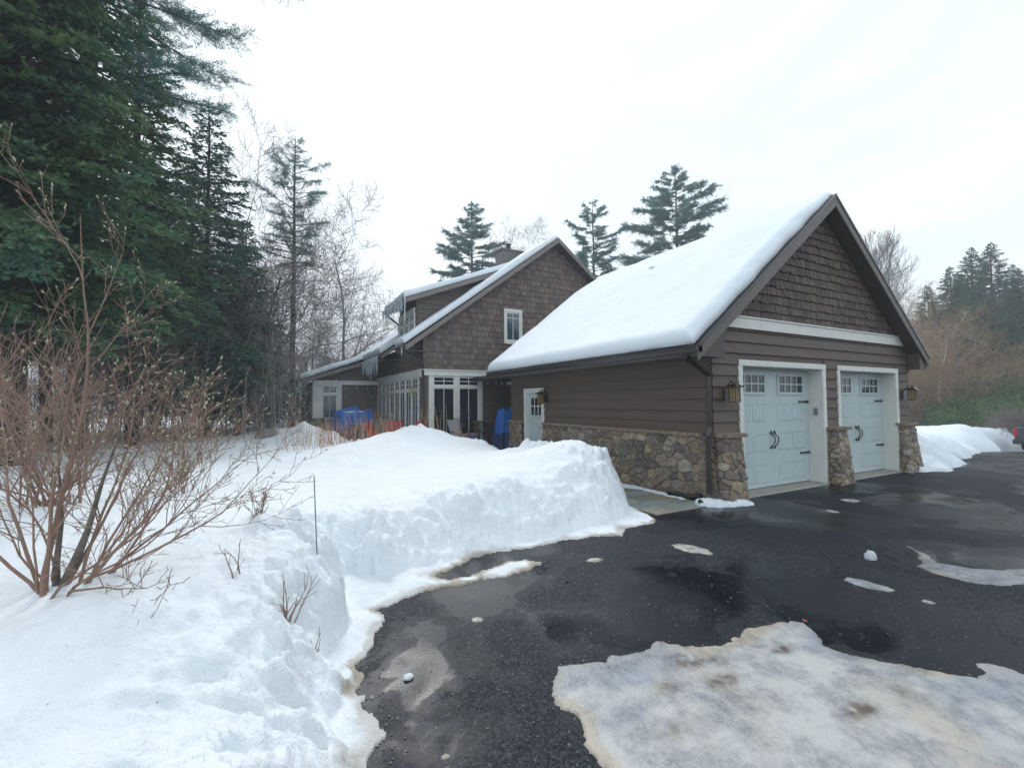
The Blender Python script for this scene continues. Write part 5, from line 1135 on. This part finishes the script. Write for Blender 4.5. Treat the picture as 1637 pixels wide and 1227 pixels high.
_x, _y = pf(55, radians(75.3)); z_ = hp(_x, _y); q_ = (20.8 - z_) / 17; D1_.scale = (q_, q_, q_)
BS = thicket('brush', 'brown bare brush covering the hillside beside the garage', 1500, lambda rs: pf(*((rs.uniform(38, 60), rs.uniform(radians(66), radians(72.6))) if rs.rand() < .86 else (rs.uniform(38, 43), rs.uniform(radians(72.6), radians(79))))), hp, 5, M['brush'], (2.0, 6.0), 9, .026)
bb = [];  rs_ = np.random.RandomState(77)
def shrub(label, n, R3, seed, m, leaf=(.16, .08)):
    rs = np.random.RandomState(seed); k = 60; cen = rs.normal(0, .42, (k, 3)); cen[:, 2] = np.abs(cen[:, 2]) * .9
    P = cen[rs.randint(0, k, n)] + rs.normal(0, .13, (n, 3)); P *= np.array(R3); P[:, 2] = np.abs(P[:, 2]); V, Q = quads(P, rs.normal(0, 1, (n, 3)), leaf[0], leaf[1], rs)
    t = thing('evergreen_shrub', label, 'shrub'); fastmesh('foliage', V, Q, m, t); b = MB()
    for i in range(14):
        e = cen[i] * np.array(R3); b.tube([(0, 0, -.3), e * .5 + np.array([0, 0, .1]), e], [.04, .025, .008], 5, cap=False)
    b.build('stem', M['bark_dark'], t, world=False); return t
E1 = shrub('dense green evergreen thicket shrub on the lower hillside', 9000, (3.2, 3.2, 3.0), 7, M['evergreen'], (.20, .10))
spots = []
for i in range(34):
    s = rs_.uniform(32, 46); a = rs_.uniform(radians(72.6), radians(78.5)); spots.append(pf(s, a))
for i, (x, y) in enumerate(spots):
    o = E1 if i == 0 else copy_tree(E1); put(o, x, y, hp(x, y) - .2, rs_.uniform(.7, 1.25), rs_.rand() * 6); o['label'] = 'dense green evergreen shrub on the lower hillside above the pickup'; o['group'] = 'green shrubs on the hillside'
for i in range(10):
    s = rs_.uniform(29, 34); a = rs_.uniform(radians(66), radians(78.5)); x, y = pf(s, a); o = copy_tree(E1); put(o, x, y, hp(x, y) + .0, rs_.uniform(.40, .6), rs_.rand() * 6); o['label'] = 'low green shrub at the foot of the hillside behind the snow'; o['group'] = 'low green shrubs at the foot of the hillside'
thicket('grey_brush', 'pale grey brush at the foot of the hillside behind the low snow bank', 260, lambda rs: pf(rs.uniform(27, 29), rs.uniform(radians(75), radians(78))), hp, 6, M['bark_pale'], (1.2, 3.2), 8, .02)
bt = bare_proto('birch_tree', 'slender pale birch trunk leaning among the brush right of the garage', 'birch', M['birch'], H_=8, seed=23, r0=.10, kids=(7, 4, 3, 2), base=.45, lean=(.06, .1), minr=.01); _x, _y = pf(38, radians(71.9)); put(bt, _x, _y, hp(_x, _y), 1.15, 0)
for i, (x, y, s) in enumerate([(*pf(40, radians(70)), .75), (*pf(44, radians(68.5)), .8), (*pf(38, radians(72.5)), .7), (*pf(42, radians(74.5)), .7), (*pf(48, radians(70)), .8), (*pf(36, radians(69)), .65)]):
    o = dup(B1, x, y, hp(x, y), s, i * 1.9, 'bare brown tree on the hillside among the brush'); o.data = o.data.copy(); o.data.materials.clear(); o.data.materials.append(M['brush']); o['group'] = 'bare trees on the brown hillside'
# far wooded ridge
xs = np.linspace(-400, 500, 60); o = gridmesh('hills', xs, np.linspace(230, 420, 16), lambda x, y: -3 + 42 * np.sin(np.clip((y - 230) / 190, 0, 1) * pi * .5) * np.exp(-((x - 5) / 150) ** 2) * (1 + .25 * fbm(x, y, 60, 4, 4)), M['far_hill']); tag(o, kind='structure')

# --- dry canes in front of the patio
def canes(label, cx, cy, n, R_, h, seed, group=None):
    rs = np.random.RandomState(seed); b = MB()
    for i in range(n):
        a = rs.rand() * 6.28; q = R_ * rs.rand() ** .6; x, y = cx + q * cos(a), cy + q * sin(a); z = float(snow_h(np.array([x]), np.array([y]))[0][0]) - .05; le = np.array([cos(a), sin(a)]) * rs.uniform(0, .35) + rs.normal(0, .09, 2); hh = h * rs.uniform(.5, 1.1)
        b.tube([(x, y, z), (x + le[0] * hh * .35, y + le[1] * hh * .35, z + hh * .5), (x + le[0] * hh, y + le[1] * hh, z + hh)], [.0055, .0045, .0025], 4, cap=False)
        if rs.rand() < .5: p = np.array([x + le[0] * hh * .5, y + le[1] * hh * .5, z + hh * .6]); b.tube([p, p + np.array([rs.normal(0, .08), rs.normal(0, .08), .2])], [.004, .002], 3, cap=False)
    tag(b.build('dry_canes', M['cane']), label, 'dry canes', group)
canes('leftmost clump of dry orange canes, on the high snow pile', 1.05, 15.6, 34, .7, .75, 1); canes('thickest clump of dry orange canes, in front of the blue tarp', 1.9, 15.0, 42, .65, .95, 2); canes('dry orange canes right below the window of the left wing', 2.6, 14.6, 34, .55, 1.05, 3)
canes('dry orange canes beside the left red chair', 3.1, 14.2, 30, .5, 1.05, 4); canes('sparse dry canes poking from the pile before the window wall', 3.4, 12.6, 16, .6, .8, 5); canes('sparse dry canes before the tall twin windows', 4.2, 11.6, 15, .6, .8, 6); canes('few low dry canes on the left snow slope', 1.35, 13.6, 26, .9, .7, 7); canes('loose dry canes on the snow in front of the thickest clump', 2.1, 13.2, 26, .9, .8, 8)

# --- big bush on the left with buds
def bush():
    rn = np.random.RandomState(17); T_ = thing('budding_bush', 'large leafless reddish-brown bush with pale fuzzy buds standing in the snow at the left', 'bush', (-1.09, 3.9, .45))
    stems = MB(); tw = MB(); tips = []; twigs = []
    base = np.array([-1.09, 3.9, .45])
    def grow(p, d, L, r, lev, upb, stepn=7, wig=.10):
        pts = [p]; dd = d / np.linalg.norm(d); q = p.copy()
        for i in range(stepn):
            dd = dd + rn.normal(0, wig, 3) + np.array([0, 0, upb]); dd /= np.linalg.norm(dd); q = q + dd * L / stepn
            if q[2] < .62: q[2] = .62 + rn.rand() * .03
            pts.append(q)
        pts = np.array(pts); rad = np.maximum(r * (1 - (.90 if lev == 0 else .72) * np.linspace(0, 1, stepn + 1)), .0018)
        (stems if lev == 0 else tw).tube(pts, rad, 8 if lev == 0 else (6 if lev == 1 else 4), cap=(lev > 1)); tips.append((pts[-1], dd.copy(), lev))
        if lev >= 3: return pts
        nk = (7, 6, 3)[lev] if L > .30 else 2
        for k in range(nk):
            t = .2 + .78 * (k + rn.rand()) / nk; i = min(stepn - 1, int(t * stepn)); fr = t * stepn - i; pp = pts[i] * (1 - fr) + pts[i + 1] * fr; dl = pts[i + 1] - pts[i]; dl /= np.linalg.norm(dl)
            s = rn.normal(0, 1, 3); s -= dl * (s @ dl); s /= np.linalg.norm(s); nd = dl * .75 + s * .62
            grow(pp, nd, L * rn.uniform(.28, .48) * (1.1 - .4 * t), max(r * (1 - .7 * t) * .48, .0022), lev + 1, .05, 5, .12)
        return pts
    # upright stems (direction x = along picture, z = up), then low arching ones reaching right
    rt = np.array([cos(yaw), -sin(yaw), 0]); fw = np.array([sin(yaw), cos(yaw), 0]); up = np.array([0, 0, 1.])
    spec = [(-.10, .0, 1, 2.75, .030, .02), (-.34, .1, 1, 2.2, .022, .02), (-.62, -.2, 1, 1.9, .020, .03), (.06, .3, 1, 1.75, .020, .02), (.20, -.1, 1, 2.1, .024, .02), (.42, .1, 1, 1.8, .021, .02), (.62, .25, 1, 1.55, .018, .02), (.80, -.1, .9, 1.55, .018, .03),
            (1.0, .1, .75, 1.5, .017, .04), (1.0, .4, .55, 1.45, .016, .05), (1.0, -.2, .45, 1.6, .017, .05), (1.0, .15, .24, 1.75, .018, .07), (1.0, -.35, .16, 1.45, .014, .07), (-.9, .2, .8, 1.5, .016, .03), (-1.0, -.2, .5, 1.2, .014, .05), (-.5, .5, .9, 1.7, .016, .02), (.5, .6, .8, 1.6, .015, .03), (-.15, -.2, 1, 1.5, .014, .02), (.3, .3, 1, 1.25, .013, .02), (1.0, .5, .35, 1.3, .013, .06)]
    for a, b_, c, L, r_, ub in spec:
        d = rt * a + fw * b_ + up * c; p = base + rt * (a * .10 + rn.normal(0, .06)) + fw * rn.normal(0, .08); grow(p, d, L, r_ * .66, 0, ub, 11, .085)
    s_ = stems.build('main_stem', M['bush'], T_, smooth=True); tw.build('twigs', M['bush'], T_, smooth=True)
    tr = MB(); tr.tube([base + np.array([-.02, 0, -.05]), base + rt * .02 + up * .16, base + rt * .10 + up * .34, base + rt * .17 + up * .52, base + rt * .22 + fw * .05 + up * .85, base + rt * .30 + fw * .1 + up * 1.2, base + rt * .33 + fw * .1 + up * 1.6], [.048, .034, .027, .020, .012, .007, .003], 10); tr.tube([base + rt * -.04 - up * .05, base + rt * -.05 + up * .3, base + rt * -.02 + up * .6, base + rt * -.06 + up * 1.0, base + rt * -.04 + up * 1.5], [.030, .020, .013, .007, .003], 10); tr.build('trunk', M['bush_dark'], T_, smooth=True)
    bd = MB()
    for p, d, lev in tips:
        if p[2] < 1.25 and rn.rand() < .8 or lev == 0: continue
        if rn.rand() < .62: continue
        L = rn.uniform(.012, .027); r_ = L * .27; bd.tube([p - d * .004, p + d * L * .35, p + d * L * .75, p + d * L], [r_ * .5, r_, r_ * .6, .001], 6)
    bd.build('buds', M['bud'], T_, smooth=True).__setitem__('kind', 'stuff'); T_.scale = (.86, .86, .88)
bush()
# more leafless shrubs behind the big bush
def small_bush(name, label, x, y, h, n, seed, m, spread=.9, r=.008, zoff=-.05, group=None, lv=2, kd=5):
    rn = np.random.RandomState(seed); b = MB(); z = float(snow_h(np.array([x]), np.array([y]))[0][0]) + zoff
    def g(p, d, L, r_, lev):
        pts = [p]; q = p.copy(); dd = d.copy()
        for i in range(5): dd = dd + rn.normal(0, .12, 3) + np.array([0, 0, .06]); dd /= np.linalg.norm(dd); q = q + dd * L / 5; pts.append(q)
        pts = np.array(pts); b.tube(pts, np.maximum(r_ * (1 - .7 * np.linspace(0, 1, 6)), .0018), 5 if lev == 0 else 3, cap=False)
        if lev < lv:
            for k in range(kd):
                i = rn.randint(1, 5); s = rn.normal(0, 1, 3); g(pts[i], (pts[i] - pts[i - 1]) / np.linalg.norm(pts[i] - pts[i - 1]) * .8 + s / np.linalg.norm(s) * .5, L * rn.uniform(.3, .5), r_ * .5, lev + 1)
    for i in range(n):
        a = rn.rand() * 6.28; d = np.array([cos(a) * spread * rn.rand(), sin(a) * spread * rn.rand(), 1]); g(np.array([x, y, z]) + rn.normal(0, .06 * h, 3) * np.array([1, 1, 0]), d / np.linalg.norm(d), h * rn.uniform(.6, 1), r, 0)
    tag(b.build(name, m, smooth=True), label, 'shrub', group)
small_bush('leafless_shrub', 'dense reddish twiggy shrub behind the large bush, at its right', -.95, 7.4, 1.35, 15, 3, M['bush'], 1.0, .006)
small_bush('leafless_shrub', 'dense reddish twiggy shrub directly behind the large bush', -2.0, 6.8, 2.0, 26, 4, M['bush'], .9, .011)
small_bush('leafless_shrub', 'reddish twiggy shrub cut by the left edge of the picture', -2.5, 5.2, 1.9, 20, 5, M['bush'], .9, .011)
small_bush('buried_twigs', 'small forked twigs sticking out of the near snow, right of the big bush', .15, 3.25, .34, 6, 6, M['bush'], .9, .005, -.02, lv=1, kd=3)
small_bush('buried_twigs', 'three short twigs poking from the snow beside the forked ones', -.14, 3.45, .24, 3, 7, M['bush'], .3, .005, -.02, lv=1, kd=2)
small_bush('buried_twigs', 'tiny twig tips in the snow nearest the edge of the drive', .30, 3.05, .13, 3, 9, M['bush'], .9, .004, -.02, lv=1, kd=1)
small_bush('leafless_shrub', 'little pale twigs in the snow beyond the low branches of the big bush', -.05, 4.6, .35, 6, 8, M['bush'], 1.0, .004, -.03)

# ------------------------------------------------------------------ haze
hz_ = bpy.data.materials.new('haze_air'); hz_.use_nodes = True; nt = hz_.node_tree; nt.nodes.clear()
oo = nt.nodes.new('ShaderNodeOutputMaterial'); pv = nt.nodes.new('ShaderNodeVolumePrincipled'); pv.inputs['Density'].default_value = HAZE
pv.inputs['Color'].default_value = (.88, .95, 1, 1); nt.links.new(pv.outputs[0], oo.inputs['Volume'])
b = MB(); b.box((-520, -520, -6), (520, 520, 50)); hb_ = b.build('haze', hz_); tag(hb_, kind='stuff')
